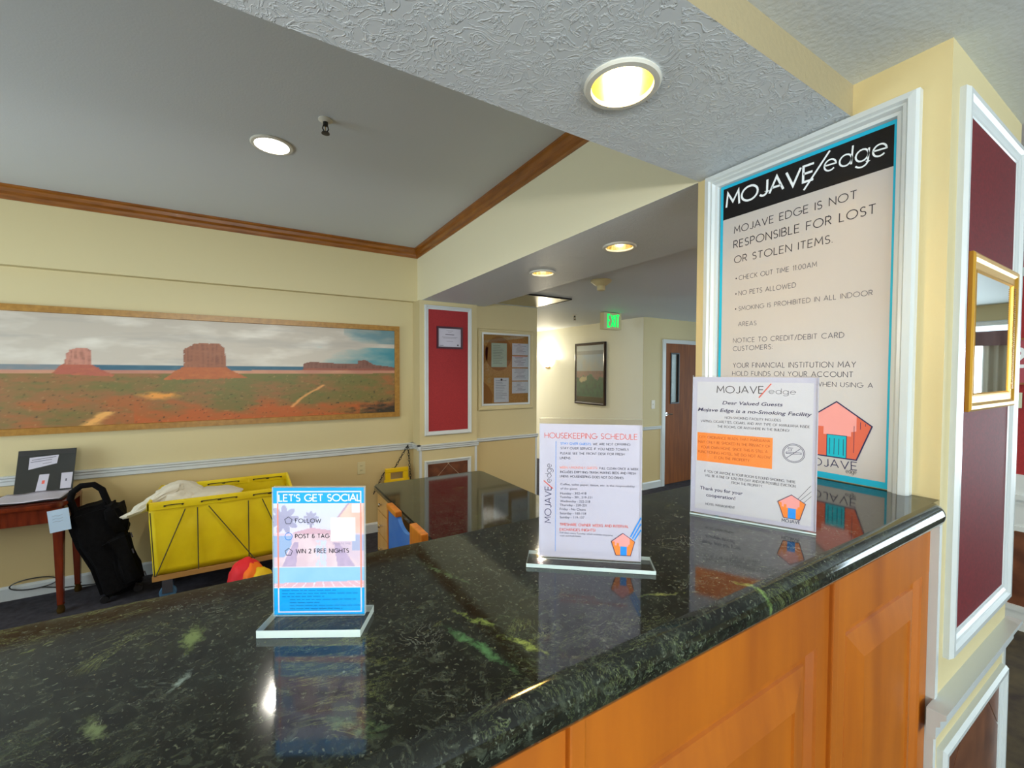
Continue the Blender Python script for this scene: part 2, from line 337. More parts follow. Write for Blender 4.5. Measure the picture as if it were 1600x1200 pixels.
# ------------------------------------------------------------------ lettering
def _arc(cx, cy, rx, ry, a0, a1, n=10):
    return [(cx + rx * math.cos(math.radians(a0 + (a1 - a0) * i / n)), cy + ry * math.sin(math.radians(a0 + (a1 - a0) * i / n))) for i in range(n + 1)]
G = {
 'A': (0.78, [[(0, 0), (0.39, 1), (0.78, 0)], [(0.13, 0.32), (0.65, 0.32)]]),
 'B': (0.55, [[(0, 0), (0, 1), (0.28, 1)] + _arc(0.28, 0.76, 0.22, 0.24, 90, -90) + [(0, 0.52)], [(0.28, 0.52)] + _arc(0.28, 0.26, 0.27, 0.26, 90, -90) + [(0, 0)]]),
 'C': (0.85, [_arc(0.5, 0.5, 0.5, 0.5, 48, 312, 16)]),
 'D': (0.75, [[(0, 0), (0, 1), (0.25, 1)] + _arc(0.25, 0.5, 0.5, 0.5, 90, -90, 14) + [(0, 0)]]),
 'E': (0.52, [[(0.52, 0), (0, 0), (0, 1), (0.52, 1)], [(0, 0.52), (0.46, 0.52)]]),
 'F': (0.5, [[(0, 0), (0, 1), (0.5, 1)], [(0, 0.5), (0.44, 0.5)]]),
 'G': (0.95, [_arc(0.5, 0.5, 0.5, 0.5, 48, 352, 18) + [(0.98, 0.45), (0.58, 0.45)]]),
 'H': (0.68, [[(0, 0), (0, 1)], [(0.68, 0), (0.68, 1)], [(0, 0.5), (0.68, 0.5)]]),
 'I': (0.0, [[(0, 0), (0, 1)]]),
 'J': (0.42, [[(0.42, 1), (0.42, 0.24)] + _arc(0.2, 0.24, 0.22, 0.24, 0, -150, 8)]),
 'K': (0.6, [[(0, 0), (0, 1)], [(0.56, 1), (0, 0.42)], [(0.16, 0.58), (0.6, 0)]]),
 'L': (0.45, [[(0, 1), (0, 0), (0.45, 0)]]),
 'M': (0.86, [[(0, 0), (0.08, 1), (0.43, 0.3), (0.78, 1), (0.86, 0)]]),
 'N': (0.7, [[(0, 0), (0, 1), (0.7, 0), (0.7, 1)]]),
 'O': (1.0, [_arc(0.5, 0.5, 0.5, 0.5, 0, 360, 22)]),
 'P': (0.52, [[(0, 0), (0, 1), (0.26, 1)] + _arc(0.26, 0.74, 0.26, 0.26, 90, -90) + [(0, 0.48)]]),
 'Q': (1.0, [_arc(0.5, 0.5, 0.5, 0.5, 0, 360, 22), [(0.6, 0.3), (0.95, 0)]]),
 'R': (0.56, [[(0, 0), (0, 1), (0.26, 1)] + _arc(0.26, 0.74, 0.26, 0.26, 90, -90) + [(0, 0.48)], [(0.24, 0.48), (0.56, 0)]]),
 'S': (0.5, [_arc(0.25, 0.75, 0.23, 0.25, 35, 270, 10)[:-1] + _arc(0.25, 0.25, 0.25, 0.25, 90, -145, 10)]),
 'T': (0.6, [[(0, 1), (0.6, 1)], [(0.3, 1), (0.3, 0)]]),
 'U': (0.64, [[(0, 1), (0, 0.32)] + _arc(0.32, 0.32, 0.32, 0.32, 180, 360, 10) + [(0.64, 1)]]),
 'V': (0.76, [[(0, 1), (0.38, 0), (0.76, 1)]]),
 'W': (1.1, [[(0, 1), (0.27, 0), (0.55, 0.85), (0.83, 0), (1.1, 1)]]),
 'X': (0.66, [[(0, 0), (0.66, 1)], [(0, 1), (0.66, 0)]]),
 'Y': (0.64, [[(0, 1), (0.32, 0.5), (0.64, 1)], [(0.32, 0.5), (0.32, 0)]]),
 'Z': (0.6, [[(0, 1), (0.6, 1), (0, 0), (0.6, 0)]]),
 '0': (0.6, [_arc(0.3, 0.5, 0.3, 0.5, 0, 360, 18)]), '1': (0.2, [[(0, 0.85), (0.2, 1), (0.2, 0)]]),
 '2': (0.5, [_arc(0.25, 0.74, 0.25, 0.26, 160, -30, 9) + [(0, 0), (0.52, 0)]]),
 '5': (0.5, [[(0.46, 1), (0.08, 1), (0.04, 0.58)] + _arc(0.22, 0.32, 0.28, 0.32, 120, -140, 10)]),
 '$': (0.5, [_arc(0.25, 0.72, 0.23, 0.22, 35, 270, 10)[:-1] + _arc(0.25, 0.28, 0.25, 0.22, 90, -145, 10), [(0.25, 1.1), (0.25, -0.1)]]),
 '&': (0.56, [[(0.5, 0.55), (0.5, 0.3)] + _arc(0.27, 0.27, 0.25, 0.27, 0, -270, 14) + _arc(0.27, 0.76, 0.2, 0.22, 270, 20, 10)]),
 '.': (0.04, [[(0, 0), (0, 0.08)]]), ',': (0.06, [[(0.05, 0.1), (0, -0.12)]]), ':': (0.04, [[(0, 0.05), (0, 0.15)], [(0, 0.55), (0, 0.65)]]),
 '-': (0.3, [[(0, 0.42), (0.3, 0.42)]]), '/': (0.4, [[(0, -0.1), (0.4, 1.05)]]), '!': (0.0, [[(0, 1), (0, 0.3)], [(0, 0.1), (0, 0)]]),
 "'": (0.05, [[(0.05, 1.05), (0.0, 0.75)]]), '(': (0.2, [_arc(0.4, 0.5, 0.4, 0.65, 130, 230, 8)]), ')': (0.2, [_arc(-0.2, 0.5, 0.4, 0.65, 50, -50, 8)]),
 'e': (0.62, [[(0.02, 0.33), (0.62, 0.33)] + _arc(0.32, 0.31, 0.31, 0.31, 4, 318, 16)]),
 'd': (0.62, [_arc(0.31, 0.31, 0.31, 0.31, 0, 360, 16), [(0.62, 1), (0.62, 0)]]),
 'g': (0.62, [_arc(0.31, 0.31, 0.31, 0.31, 0, 360, 16), [(0.62, 0.62), (0.62, -0.06)] + _arc(0.31, -0.06, 0.31, 0.26, 0, -150, 10)]),
 ' ': (0.32, []),
}
class Sheet:
    """flat print in sheet coordinates (metres from the lower left corner), U to the right, V up, N towards the reader"""
    def __init__(s, O, U, V, N, w, h): s.O, s.U, s.V, s.N, s.w, s.h = Vector(O), Vector(U).normalized(), Vector(V).normalized(), Vector(N).normalized(), w, h; s.parts = {}
    def P(s, u, v, k): return s.O + s.U * u + s.V * v + s.N * k
    def mb(s, part): return s.parts.setdefault(part, MB())
    def poly(s, pts, m, layer, part='artwork', frac=True):
        if frac: pts = [(a * s.w, b * s.h) for a, b in pts]
        s.mb(part).add([s.P(a, b, layer * 0.00012) for a, b in pts], [tuple(range(len(pts)))], m)
    def rect(s, u0, v0, u1, v1, m, layer, part='artwork', frac=True): s.poly([(u0, v0), (u1, v0), (u1, v1), (u0, v1)], m, layer, part, frac)
    def stroke(s, pts, th, m, layer, part='artwork'):
        b = s.mb(part); n = len(pts)
        if n < 2: return
        L = []; R = []
        closed = (abs(pts[0][0] - pts[-1][0]) + abs(pts[0][1] - pts[-1][1])) < 1e-6
        for i in range(n):
            p = Vector(pts[i]); 
            a = (Vector(pts[i]) - Vector(pts[i - 1])).normalized() if i > 0 else None; c = (Vector(pts[i + 1]) - Vector(pts[i])).normalized() if i < n - 1 else None
            if closed and i == 0: a = (Vector(pts[0]) - Vector(pts[-2])).normalized()
            if closed and i == n - 1: c = (Vector(pts[1]) - Vector(pts[0])).normalized()
            if a is None: a = c
            if c is None: c = a
            na = Vector((-a.y, a.x)); nc = Vector((-c.y, c.x)); mi = na + nc
            if mi.length < 1e-4: mi = na.copy()
            mi.normalize(); k = th / 2 / max(0.35, mi.dot(na))
            L.append(p + mi * k); R.append(p - mi * k)
        vs_ = [s.P(q.x, q.y, layer * 0.00012) for q in L + R]
        b.add(vs_, [(i + n, i + 1 + n, i + 1, i) for i in range(n - 1)], m)
    def text(s, t, x0, y0, x1, y1, cap, m, layer=3, th=0.11, part='lettering', gap=0.2, frac=True, ang90=False):
        if frac: x0, x1, y0, y1, cap = x0 * s.w, x1 * s.w, y0 * s.h, y1 * s.h, cap * s.h
        W_ = 0; 
        for i, ch in enumerate(t): W_ += G[ch][0] + (gap if i < len(t) - 1 else 0)
        dx, dy = x1 - x0, y1 - y0; ln = math.hypot(dx, dy); ex = (dx / ln, dy / ln); ey = (-ex[1], ex[0])
        sx = ln / max(W_, 0.01); x = 0
        for ch in t:
            w, st = G[ch]
            for line in st:
                s.stroke([(x0 + ex[0] * (x + a) * sx + ey[0] * b * cap, y0 + ex[1] * (x + a) * sx + ey[1] * b * cap) for a, b in line], th * cap, m, layer, part)
            x += w + gap
    def font(s, t, x0, y0, x1, y1, cap, m, layer=3, bold=0.0, shear=0.0, part='lettering', frac=True):
        if frac: x0, x1, y0, y1, cap = x0 * s.w, x1 * s.w, y0 * s.h, y1 * s.h, cap * s.h
        cu = bpy.data.curves.new('tmp', 'FONT'); cu.body = t; cu.size = 1; cu.shear = shear; cu.offset = bold; cu.resolution_u = 3
        o = bpy.data.objects.new('tmp', cu); C.objects.link(o); dg = bpy.context.evaluated_depsgraph_get(); me = bpy.data.meshes.new_from_object(o.evaluated_get(dg))
        xs = [v.co.x for v in me.vertices]; a, b_ = min(xs), max(xs); hcap = 0.729
        sx = (x1 - x0) / (b_ - a); sy = cap / hcap; sl = (y1 - y0) / (x1 - x0)
        vs_ = [s.P(x0 + (v.co.x - a) * sx, y0 + v.co.y * sy + (v.co.x - a) * sx * sl, layer * 0.00012) for v in me.vertices]
        s.mb(part).add(vs_, [tuple(p.vertices) for p in me.polygons], m)
        bpy.data.objects.remove(o); bpy.data.meshes.remove(me); bpy.data.curves.remove(cu)
    def build(s, parent):
        for k, b in s.parts.items():
            o = b.build(k, parent)
            if k in ('lettering', 'printing', 'writing', 'handwriting', 'faded_patch', 'note', 'artwork', 'emblem'): o['kind'] = 'stuff'
def pentagon_logo(S, pts, door, line_m, th, sky, rock, water, L=3, part='emblem', detail=True):
    """pts: apex, right, lower right, lower left, left (metres)"""
    ap, r, lr, ll, l = [Vector(p) for p in pts]
    S.poly([ap, r, lr, ll, l][::-1], sky, L, part, False)
    (d0, d1) = door; x0, y1, x1, y0 = d0[0], d0[1], d1[0], min(d0[1], d1[1])
    y0 = (lr.y + ll.y) / 2; H_ = ap.y - y0
    S.poly([(x1, y0), (lr.x, lr.y), (r.x, r.y), (r.x - (r.x - ap.x) * 0.42, r.y + (ap.y - r.y) * 0.42), (r.x - (r.x - ap.x) * 0.42, y1 + H_ * 0.10), (x1 + (r.x - x1) * 0.18, y1 + H_ * 0.08), (x1 + (r.x - x1) * 0.18, y1 - 0.0), (x1, y1)], rock, L + 1, part, False)
    S.poly([(x0, y1), (x0 - (x0 - l.x) * 0.15, y1), (x0 - (x0 - l.x) * 0.15, y1 + H_ * 0.14), (x0 - (x0 - l.x) * 0.4, y1 + H_ * 0.14), (x0 - (x0 - l.x) * 0.4, y1 + H_ * 0.03), (x0 - (x0 - l.x) * 0.62, y1 + H_ * 0.03), (x0 - (x0 - l.x) * 0.62, y1 + H_ * 0.2), (l.x, l.y), (ll.x, ll.y), (x0, y0)], rock, L + 1, part, False)
    S.poly([(x0, y0), (x1, y0), (x1, y1), (x0, y1)], water, L + 2, part, False)
    if detail:
        for q in (0.15, 0.38, 0.62, 0.85): S.stroke([(x0 + (x1 - x0) * q, y0 + (y1 - y0) * 0.12), (x0 + (x1 - x0) * q, y0 + (y1 - y0) * 0.85)], th * 0.45, line_m, L + 3, part)
        for q, a_, b_ in ((0.3, 0.1, 0.62), (0.55, 0.45, 0.7), (0.75, 0.5, 0.68)): S.stroke([(x1 + (r.x - x1) * q + 0, y0 + H_ * a_ * 1.2), (x1 + (r.x - x1) * q, y0 + H_ * b_ * 0.95)], th * 0.35, line_m, L + 3, part)
        S.stroke([(x0, y0), (x0, y1), (x1, y1), (x1, y0)], th * 0.5, line_m, L + 3, part)
    S.stroke([tuple(p) for p in (ap, r, lr, ll, l, ap)], th, line_m, L + 4, part)

def painted_grid(name, parent, P, nu, nv, fn, m):
    """flat picture as a grid with its colours in the attribute Col; P(u,v) gives the point, fn(u,v) the sRGB colour"""
    vs_ = [P(i / nu, j / nv) for j in range(nv + 1) for i in range(nu + 1)]
    fs = [(j * (nu + 1) + i, j * (nu + 1) + i + 1, (j + 1) * (nu + 1) + i + 1, (j + 1) * (nu + 1) + i) for j in range(nv) for i in range(nu)]
    me = bpy.data.meshes.new(name); me.from_pydata(vs_, [], fs); me.materials.append(m)
    a = me.color_attributes.new('Col', 'FLOAT_COLOR', 'POINT'); buf = []
    for j in range(nv + 1):
        for i in range(nu + 1): buf += [*lin([max(0, min(255, q)) for q in fn(i / nu, j / nv)]), 1.0]
    a.data.foreach_set('color', buf)
    o = bpy.data.objects.new(name, me); C.objects.link(o)
    if parent: o.parent = parent; o.matrix_parent_inverse = Matrix.Translation(-parent.location)
    return o
def mixc(a, b, t):
    t = max(0, min(1, t)); return tuple(p + (q - p) * t for p, q in zip(a, b))
def fbm(x, y, z=0.0, o=4): return noise.fractal(Vector((x, y, z)), 0.9, 2.1, o)
def pip(x, y, P):
    c = False
    for i in range(len(P)):
        a, b = P[i - 1], P[i]
        if (a[1] > y) != (b[1] > y) and x < (b[0] - a[0]) * (y - a[1]) / (b[1] - a[1]) + a[0]: c = not c
    return c
POSTER = [
  ('MOJAVE', 0.926, 2.214, 0.648, 2.209, 0.048),
  ('/', 0.674, 2.185, 0.606, 2.276, 0.122),
  ('edge', 0.621, 2.219, 0.475, 2.209, 0.033),
  ('MOJAVE EDGE IS NOT', 0.895, 2.113, 0.538, 2.114, 0.023),
  ('RESPONSIBLE FOR LOST', 0.896, 2.062, 0.494, 2.059, 0.025),
  ('OR STOLEN ITEMS.', 0.893, 2.009, 0.594, 2.005, 0.023),
  ('CHECK OUT TIME 11:00AM', 0.875, 1.947, 0.634, 1.943, 0.015),
  ('NO PETS ALLOWED', 0.875, 1.893, 0.691, 1.891, 0.015),
  ('SMOKING IS PROHIBITED IN ALL INDOOR', 0.874, 1.84, 0.496, 1.837, 0.014),
  ('AREAS', 0.875, 1.786, 0.812, 1.784, 0.014),
  ('NOTICE TO CREDIT/DEBIT CARD', 0.892, 1.729, 0.56, 1.725, 0.015),
  ('CUSTOMERS:', 0.892, 1.7, 0.758, 1.701, 0.015),
  ('YOUR FINANCIAL INSTITUTION MAY', 0.891, 1.641, 0.53, 1.639, 0.016),
  ('HOLD FUNDS ON YOUR ACCOUNT', 0.893, 1.613, 0.536, 1.611, 0.015),
  ('WHEN USING A', 0.629, 1.583, 0.49, 1.582, 0.013),
  ('MOJAVE', 0.662, 1.342, 0.521, 1.348, 0.022),
  ('edge', 0.547, 1.335, 0.522, 1.337, 0.005),
]
HK = [
  ('HOUSEKEEPING SCHEDULE', 0.0519, 0.8934, 0.9542, 0.896, 0.0385),
  ('STAY OVER GUESTS:', 0.2117, 0.8475, 0.5123, 0.8477, 0.0153),
  ('WE ARE NOT OFFERING', 0.5288, 0.8487, 0.8877, 0.8512, 0.0152),
  ('STAY OVER SERVICE. IF YOU NEED TOWELS', 0.212, 0.8122, 0.8723, 0.8137, 0.0154),
  ('PLEASE SEE THE FRONT DESK FOR FRESH', 0.2091, 0.7737, 0.8342, 0.7785, 0.0154),
  ('LINENS.', 0.206, 0.7387, 0.3138, 0.7395, 0.0154),
  ('WEEKLY/MONTHLY GUESTS:', 0.2034, 0.6677, 0.5745, 0.6716, 0.0154),
  ('FULL CLEAN ONCE A WEEK.', 0.5943, 0.6712, 0.972, 0.6715, 0.0152),
  ('INCLUDES EMPTYING TRASH, MAKING BEDS AND FRESH', 0.2105, 0.635, 0.9437, 0.6404, 0.0154),
  ('LINENS. HOUSEKEEPING DOES NOT DO DISHES.', 0.2074, 0.6024, 0.8312, 0.6046, 0.0155),
  ('Coffee, toilet paper, tissue, etc. is the responsibility', 0.2114, 0.5432, 0.9361, 0.5455, 0.0155),
  ('of the guest.', 0.2118, 0.5112, 0.3838, 0.5128, 0.0155),
  ('Monday - 302-418', 0.2088, 0.4722, 0.4678, 0.4801, 0.0176),
  ('Tuesday - 301, 319-331', 0.2057, 0.4457, 0.5249, 0.4511, 0.0176),
  ('Wednesday - 222-218', 0.2094, 0.4147, 0.5054, 0.4195, 0.0177),
  ('Thursday - 220-231', 0.2063, 0.3861, 0.4725, 0.3904, 0.0176),
  ('Friday - No Cleans', 0.2066, 0.3554, 0.4629, 0.3591, 0.0177),
  ('Saturday - 100-118', 0.2069, 0.3243, 0.4666, 0.3293, 0.0176),
  ('Sunday - 119-137', 0.2072, 0.2941, 0.4503, 0.2992, 0.0177),
  ('TIMESHARE OWNER WEEKS AND INTERVAL', 0.2078, 0.2394, 0.8807, 0.2463, 0.0183),
  ('EXCHANGES (NIGHTS)', 0.2082, 0.2003, 0.5586, 0.2073, 0.0183),
  ('Full clean every Tuesday, which includes emptying', 0.2084, 0.181, 0.728, 0.1798, 0.0115),
  ('trash and fresh linens.', 0.2086, 0.1575, 0.422, 0.1606, 0.0115),
]
NS = [
  ('MOJAVE', 0.213, 0.885, 0.5944, 0.8898, 0.0481),
  ('edge', 0.6354, 0.8893, 0.8368, 0.8873, 0.0253),
  ('Dear Valued Guests', 0.2614, 0.8036, 0.7436, 0.8051, 0.0249),
  ('Mojave Edge is a no-Smoking Facility', 0.0487, 0.7486, 0.9554, 0.7471, 0.0254),
  ('NON-SMOKING FACILITY INCLUDES', 0.2867, 0.7019, 0.7306, 0.7032, 0.0157),
  ('VAPING, CIGARETTES, CIGARS, AND ANY TYPE OF MARIJUANA INSIDE', 0.0776, 0.6679, 0.9425, 0.6704, 0.0159),
  ('THE ROOMS, OR ANYWHERE IN THE BUILDING!', 0.2244, 0.635, 0.7942, 0.6379, 0.0157),
  ('CITY ORDINANCE READS THAT MARIJUANA', 0.0659, 0.5484, 0.6528, 0.5571, 0.0178),
  ('MAY ONLY BE SMOKED IN THE PRIVACY OF', 0.0596, 0.5131, 0.6568, 0.5205, 0.0178),
  ('YOUR OWN HOME. SINCE THIS IS STILL A', 0.0844, 0.476, 0.6356, 0.4823, 0.0178),
  ('FUNCTIONING HOTEL, WE DO NOT ALLOW', 0.0608, 0.4402, 0.6586, 0.4457, 0.0178),
  ('IT ON THE PROPERTY.', 0.2051, 0.4081, 0.4996, 0.4093, 0.0177),
  ('IF YOU OR ANYONE IN YOUR ROOM IS FOUND SMOKING, THERE', 0.1196, 0.3021, 0.8475, 0.2987, 0.0162),
  ('WILL BE A FINE OF $250 PER DAY AND/OR POSSIBLE EVICTION', 0.1264, 0.2723, 0.8482, 0.2711, 0.0162),
  ('FROM THE PROPERTY.', 0.3544, 0.2418, 0.6034, 0.244, 0.016),
  ('Thank you for your', 0.0842, 0.1734, 0.446, 0.1719, 0.025),
  ('cooperation!', 0.139, 0.127, 0.3869, 0.1295, 0.0249),
  ('HOTEL MANAGEMENT', 0.1363, 0.0649, 0.3846, 0.0685, 0.0152),
  ('MOJAVE', 0.7548, 0.0326, 0.8879, 0.0355, 0.0207),
]
SO = [
  ("LET'S GET SOCIAL", 0.0655, 0.8942, 0.9573, 0.8958, 0.0511),
  ('FOLLOW', 0.2397, 0.7258, 0.5201, 0.7254, 0.0302),
  ('POST & TAG', 0.2393, 0.6043, 0.6092, 0.6052, 0.0303),
  ('WIN 2 FREE NIGHTS', 0.2456, 0.4861, 0.8232, 0.4882, 0.0313),
  ('SCAN ME', 0.6449, 0.5545, 0.8462, 0.5526, 0.0137),
]
# ================================================================== STRUCTURE
ZS, ZF, ZC, ZT = 2.349, 2.439, 2.39, 2.885        # soffit, foyer ceiling, hall ceiling, tray ceiling
XL, YP, YU = -3.2, 4.39, 4.31
b = MB(); b.box(XL, 7.6, 0.75, 9.6, -0.06, 0.0, M['carpet']); b.box(XL, 7.6, -4.2, 0.75, -0.06, 0.0, M['foyer_carpet']); struct(b.build('floor'))
# painting wall
b = MB(); b.box(XL, 1.46, YP, YP + 0.15, 0.85, ZS, M['cream']); b.box(XL, 1.46, YP, YP + 0.15, 0, 0.85, M['tan']); b.box(XL, 1.465, YU, YP + 0.15, ZS, ZT, M['cream']); struct(b.build('wall_back'))
b = MB()
for (ya, yb, za, zb) in ((-4.2, 1.5, 0, ZT), (1.5, 3.7, 0, 0.7), (1.5, 3.7, 2.0, ZT), (3.7, YP + 0.15, 0, ZT)): b.box(XL - 0.15, XL, ya, yb, za, zb, M['cream'])
struct(b.build('wall_left'))
w3 = MB(); frame_ring(w3, 'x', XL, 1, 1.45, 3.75, 0.65, 2.05, 0.06, MOULD, M['trim']); w3.box(XL - 0.1, XL - 0.06, 2.58, 2.62, 0.7, 2.0, M['trim']); w3 = struct(w3.build('window_added_office'))  # unseen window, added as an opening for the office fill light
b = MB(); b.box(XL - 0.09, XL - 0.085, 1.5, 3.7, 0.7, 2.0, M['glass']); b.build('window_glass', w3)
b = MB(); b.box(XL, 1.465, 1.04, YU, ZT, ZT + 0.1, M['ceiling']); struct(b.build('ceiling_office'))
b = MB(); b.box(XL, 7.6, -4.2, 0.555, ZF, ZF + 0.1, M['foyer_ceiling']); b.box(2.165, 7.6, 0.555, 1.047, ZF, ZF + 0.1, M['foyer_ceiling']); struct(b.build('ceiling_foyer'))
b = MB(); b.box(2.2, 7.6, 1.047, 9.6, ZC, ZC + 0.1, M['ceiling']); struct(b.build('ceiling_hall'))
def two_tone(name, x0, x1, y0, y1, z0, z1, under, side, sides=None):
    b = MB(); v = [(x0, y0, z0), (x1, y0, z0), (x1, y1, z0), (x0, y1, z0), (x0, y0, z1), (x1, y0, z1), (x1, y1, z1), (x0, y1, z1)]
    b.add(v, [(0, 3, 2, 1)], under); b.add(v, [(4, 5, 6, 7), (1, 2, 6, 5), (2, 3, 7, 6), (3, 0, 4, 7)], side); b.add(v, [(0, 1, 5, 4)], sides or side)
    return struct(b.build(name))
two_tone('beam_over_counter', XL, 1.465, 0.555, 1.04, ZS, ZT + 0.1, M['soffit'], M['cream'], M['step_face'])
two_tone('beam_side', 1.465, 2.2, 1.047, YU, ZS, ZT + 0.1, M['soffit_shaded'], M['beam_face'])
# crown moulding
CR = [(0, ZT), (0.045, ZT), (0.045, ZT - 0.012), (0.034, ZT - 0.022), (0.026, ZT - 0.045), (0.014, ZT - 0.062), (0.012, ZT - 0.08), (0.006, ZT - 0.095), (0, ZT - 0.095)]
b = MB(); b.prism([(YU - d, z) for d, z in CR], 'x', XL, 1.465, M['oak']); struct(b.build('trim_1'), None)
b = MB(); b.prism([(1.465 - d, z) for d, z in CR], 'y', 1.04, YU, M['oak']); struct(b.build('trim_2'))
# chair rails and baseboards
def rail_x(name, x0, x1, y, z1, d=0.03, h=0.062): b = MB(); b.prism([(y - a, z) for a, z in rail_profile(z1, d, h)], 'x', x0, x1, M['trim']); return struct(b.build(name))
rail_x('trim_3', XL, 1.46, YP, 0.882, 0.03, 0.072)
BASE = [(0, 0), (0.016, 0), (0.016, 0.085), (0.008, 0.1), (0, 0.1)]
def base_x(name, x0, x1, y): b = MB(); b.prism([(y - a, z) for a, z in BASE], 'x', x0, x1, M['trim']); return struct(b.build(name))
base_x('baseboard_back', XL, 1.46, YP)
# far column with red panel and tile panel
col = MB(); col.box(1.44, 2.085, 4.178, YP + 0.15, 0, ZS, M['cream']); col = struct(col.build('column_1'), None)
b = MB(); b.prism([(4.178 - a, z) for a, z in rail_profile(0.882, 0.03, 0.06)], 'x', 1.41, 2.1, M['trim']); b.prism([(1.44 - a, z) for a, z in rail_profile(0.882, 0.03, 0.06)], 'y', 4.148, YP, M['trim']); b.build('chair_rail', col)
b = MB(); b.box(1.438, 1.462, 4.176, 4.20, 0, 0.82, M['trim']); b.box(2.06, 2.087, 4.176, 4.20, 0, 0.82, M['trim']); b.build('corner_bead', col)
moulding('panel_moulding', 'y', 4.178, -1, 1.49, 2.017, 0.97, 2.307, 0.046, col)
b = MB(); b.box(1.53, 1.98, 4.172, 4.178, 1.01, 2.268, M['red']); b.build('fabric_panel', col)
moulding('panel_moulding', 'y', 4.178, -1, 1.487, 2.012, 0.16, 0.712, 0.04, col)
b = MB(); b.box(1.52, 1.98, 4.177, 4.179, 0.19, 0.68, M['grout']); b.build('grout_bed', col)
diamond_tiles(col, 'y', 4.178, -1, 1.527, 1.972, 0.2, 0.672, 1.75, 0.33, 0.33, 0.33)
# notice board wall
b = MB(); b.box(2.085, 2.909, 4.227, 9.6, 0.87, ZC, M['cream']); b.box(2.085, 2.909, 4.227, 9.6, 0, 0.87, M['tan']); struct(b.build('wall_notice'))
rail_x('trim_4', 2.09, 2.92, 4.227, 0.892, 0.025, 0.045)
base_x('baseboard_notice', 2.09, 2.92, 4.227)
b = MB(); b.box(2.89, 2.912, 4.222, 4.24, 0, 0.85, M['trim']); struct(b.build('trim_5'))
# picture wall of the corridor, corridor end, door wall
b = MB(); b.box(4.59, 4.8, 4.095, 9.6, 0, ZC, mat('pale hall paint', (236, 236, 222), rough=0.5)); struct(b.build('wall_corridor'))
b = MB(); b.box(2.9, 4.6, 9.4, 9.6, 0, ZC, M['cream']); struct(b.build('wall_corridor_end'))
b = MB()
for (x0, x1, z0, z1, m) in ((4.5905, 4.99, 0.85, ZC, 'cream'), (4.5905, 4.99, 0, 0.85, 'tan'), (4.99, 6.05, 2.09, ZC, 'cream'), (6.05, 7.6, 0, ZC, 'cream')): b.box(x0, x1, 4.09, 4.25, z0, z1, M[m])
struct(b.build('wall_door'))
b = MB(); b.box(4.8, 7.6, 5.3, 5.4, 0, ZC, mat('grey back room paint', (130, 134, 124))); struct(b.build('wall_back_room'))
rail_x('trim_6', 4.585, 4.96, 4.09, 0.875, 0.025, 0.05); base_x('baseboard_door', 4.585, 4.96, 4.09)
b = MB(); b.box(4.955, 4.975, 4.08, 4.09, 0.1, 0.83, M['trim']); struct(b.build('trim_7'))
# wooden door with narrow window
b = MB(); b.box(5.03, 5.17, 4.10, 4.145, 0.01, 2.045, M['door_wood']); b.box(5.35, 5.99, 4.10, 4.145, 0.01, 2.045, M['door_wood']); b.box(5.17, 5.35, 4.10, 4.145, 0.01, 1.18, M['door_wood']); b.box(5.17, 5.35, 4.10, 4.145, 1.91, 2.045, M['door_wood'])
door = struct(b.build('door_1'))
b = MB(); frame_ring(b, 'y', 4.10, -1, 5.165, 5.355, 1.175, 1.915, 0.022, [(0, 0), (0, 0.01), (0.8, 0.01), (1, -0.02)], M['black']); b.build('window_bead', door)
b = MB(); b.box(5.185, 5.335, 4.118, 4.124, 1.19, 1.9, M['glass']); b.build('door_glass', door)
b = MB(); b.tube([(5.08, 4.10, 1.03), (5.08, 4.06, 1.03), (5.16, 4.055, 1.03)], 0.009, M['chrome']); b.lathe([(0.0, 0), (0.026, 0), (0.026, 0.008), (0, 0.01)], M['chrome'], c=(5.08, 4.10, 1.03), n=16, mw=Matrix.Rotation(math.radians(90), 4, 'X')); b.build('lever_handle', door, True)
b = MB(); b.box(4.968, 5.03, 4.07, 4.14, 0, 2.1, M['trim']); b.box(5.99, 6.05, 4.07, 4.14, 0, 2.1, M['trim']); b.box(5.03, 5.99, 4.07, 4.14, 2.045, 2.1, M['trim']); b.build('door_frame', door)
# near column carrying the poster (left face) and the mirror (front face)
c = MB(); x0, x1, y0, y1 = 1.465, 2.165, 0.352, 1.047
v = [(x0, y0, 0), (x1, y0, 0), (x1, y1, 0), (x0, y1, 0), (x0, y0, ZF), (x1, y0, ZF), (x1, y1, ZF), (x0, y1, ZF)]
c.add(v, [(3, 0, 4, 7), (1, 2, 6, 5), (2, 3, 7, 6), (4, 5, 6, 7)], M['yellow_cream']); c.add(v, [(0, 1, 5, 4)], M['cream'])
col = struct(c.build('column_2'))
BIGM = [(0, 0), (0, 0.02), (0.1, 0.03), (0.4, 0.032), (0.5, 0.024), (0.62, 0.026), (0.75, 0.016), (0.92, 0.014), (1, 0)]
moulding('poster_moulding', 'x', 1.465, -1, 0.405, 1.003, 1.245, 2.343, 0.05, col, None, BIGM)
moulding('panel_moulding', 'y', 0.352, -1, 1.524, 2.13, 0.885, 2.34, 0.055, col)
b = MB(); b.box(1.57, 2.08, 0.347, 0.352, 0.93, 2.3, M['red_sheen']); b.build('fabric_panel', col)
b = MB(); b.prism([(0.352 - a, z) for a, z in rail_profile(0.80, 0.036, 0.075)], 'x', 1.412, 2.185, M['trim']); b.build('chair_rail', col)
moulding('panel_moulding', 'y', 0.352, -1, 1.50, 2.13, 0.10, 0.655, 0.05, col)
b = MB(); b.box(1.54, 2.09, 0.350, 0.353, 0.14, 0.61, M['grout']); b.build('grout_bed', col)
diamond_tiles(col, 'y', 0.352, -1, 1.545, 2.085, 0.145, 0.605, 1.815, 0.38, 0.36, 0.36)
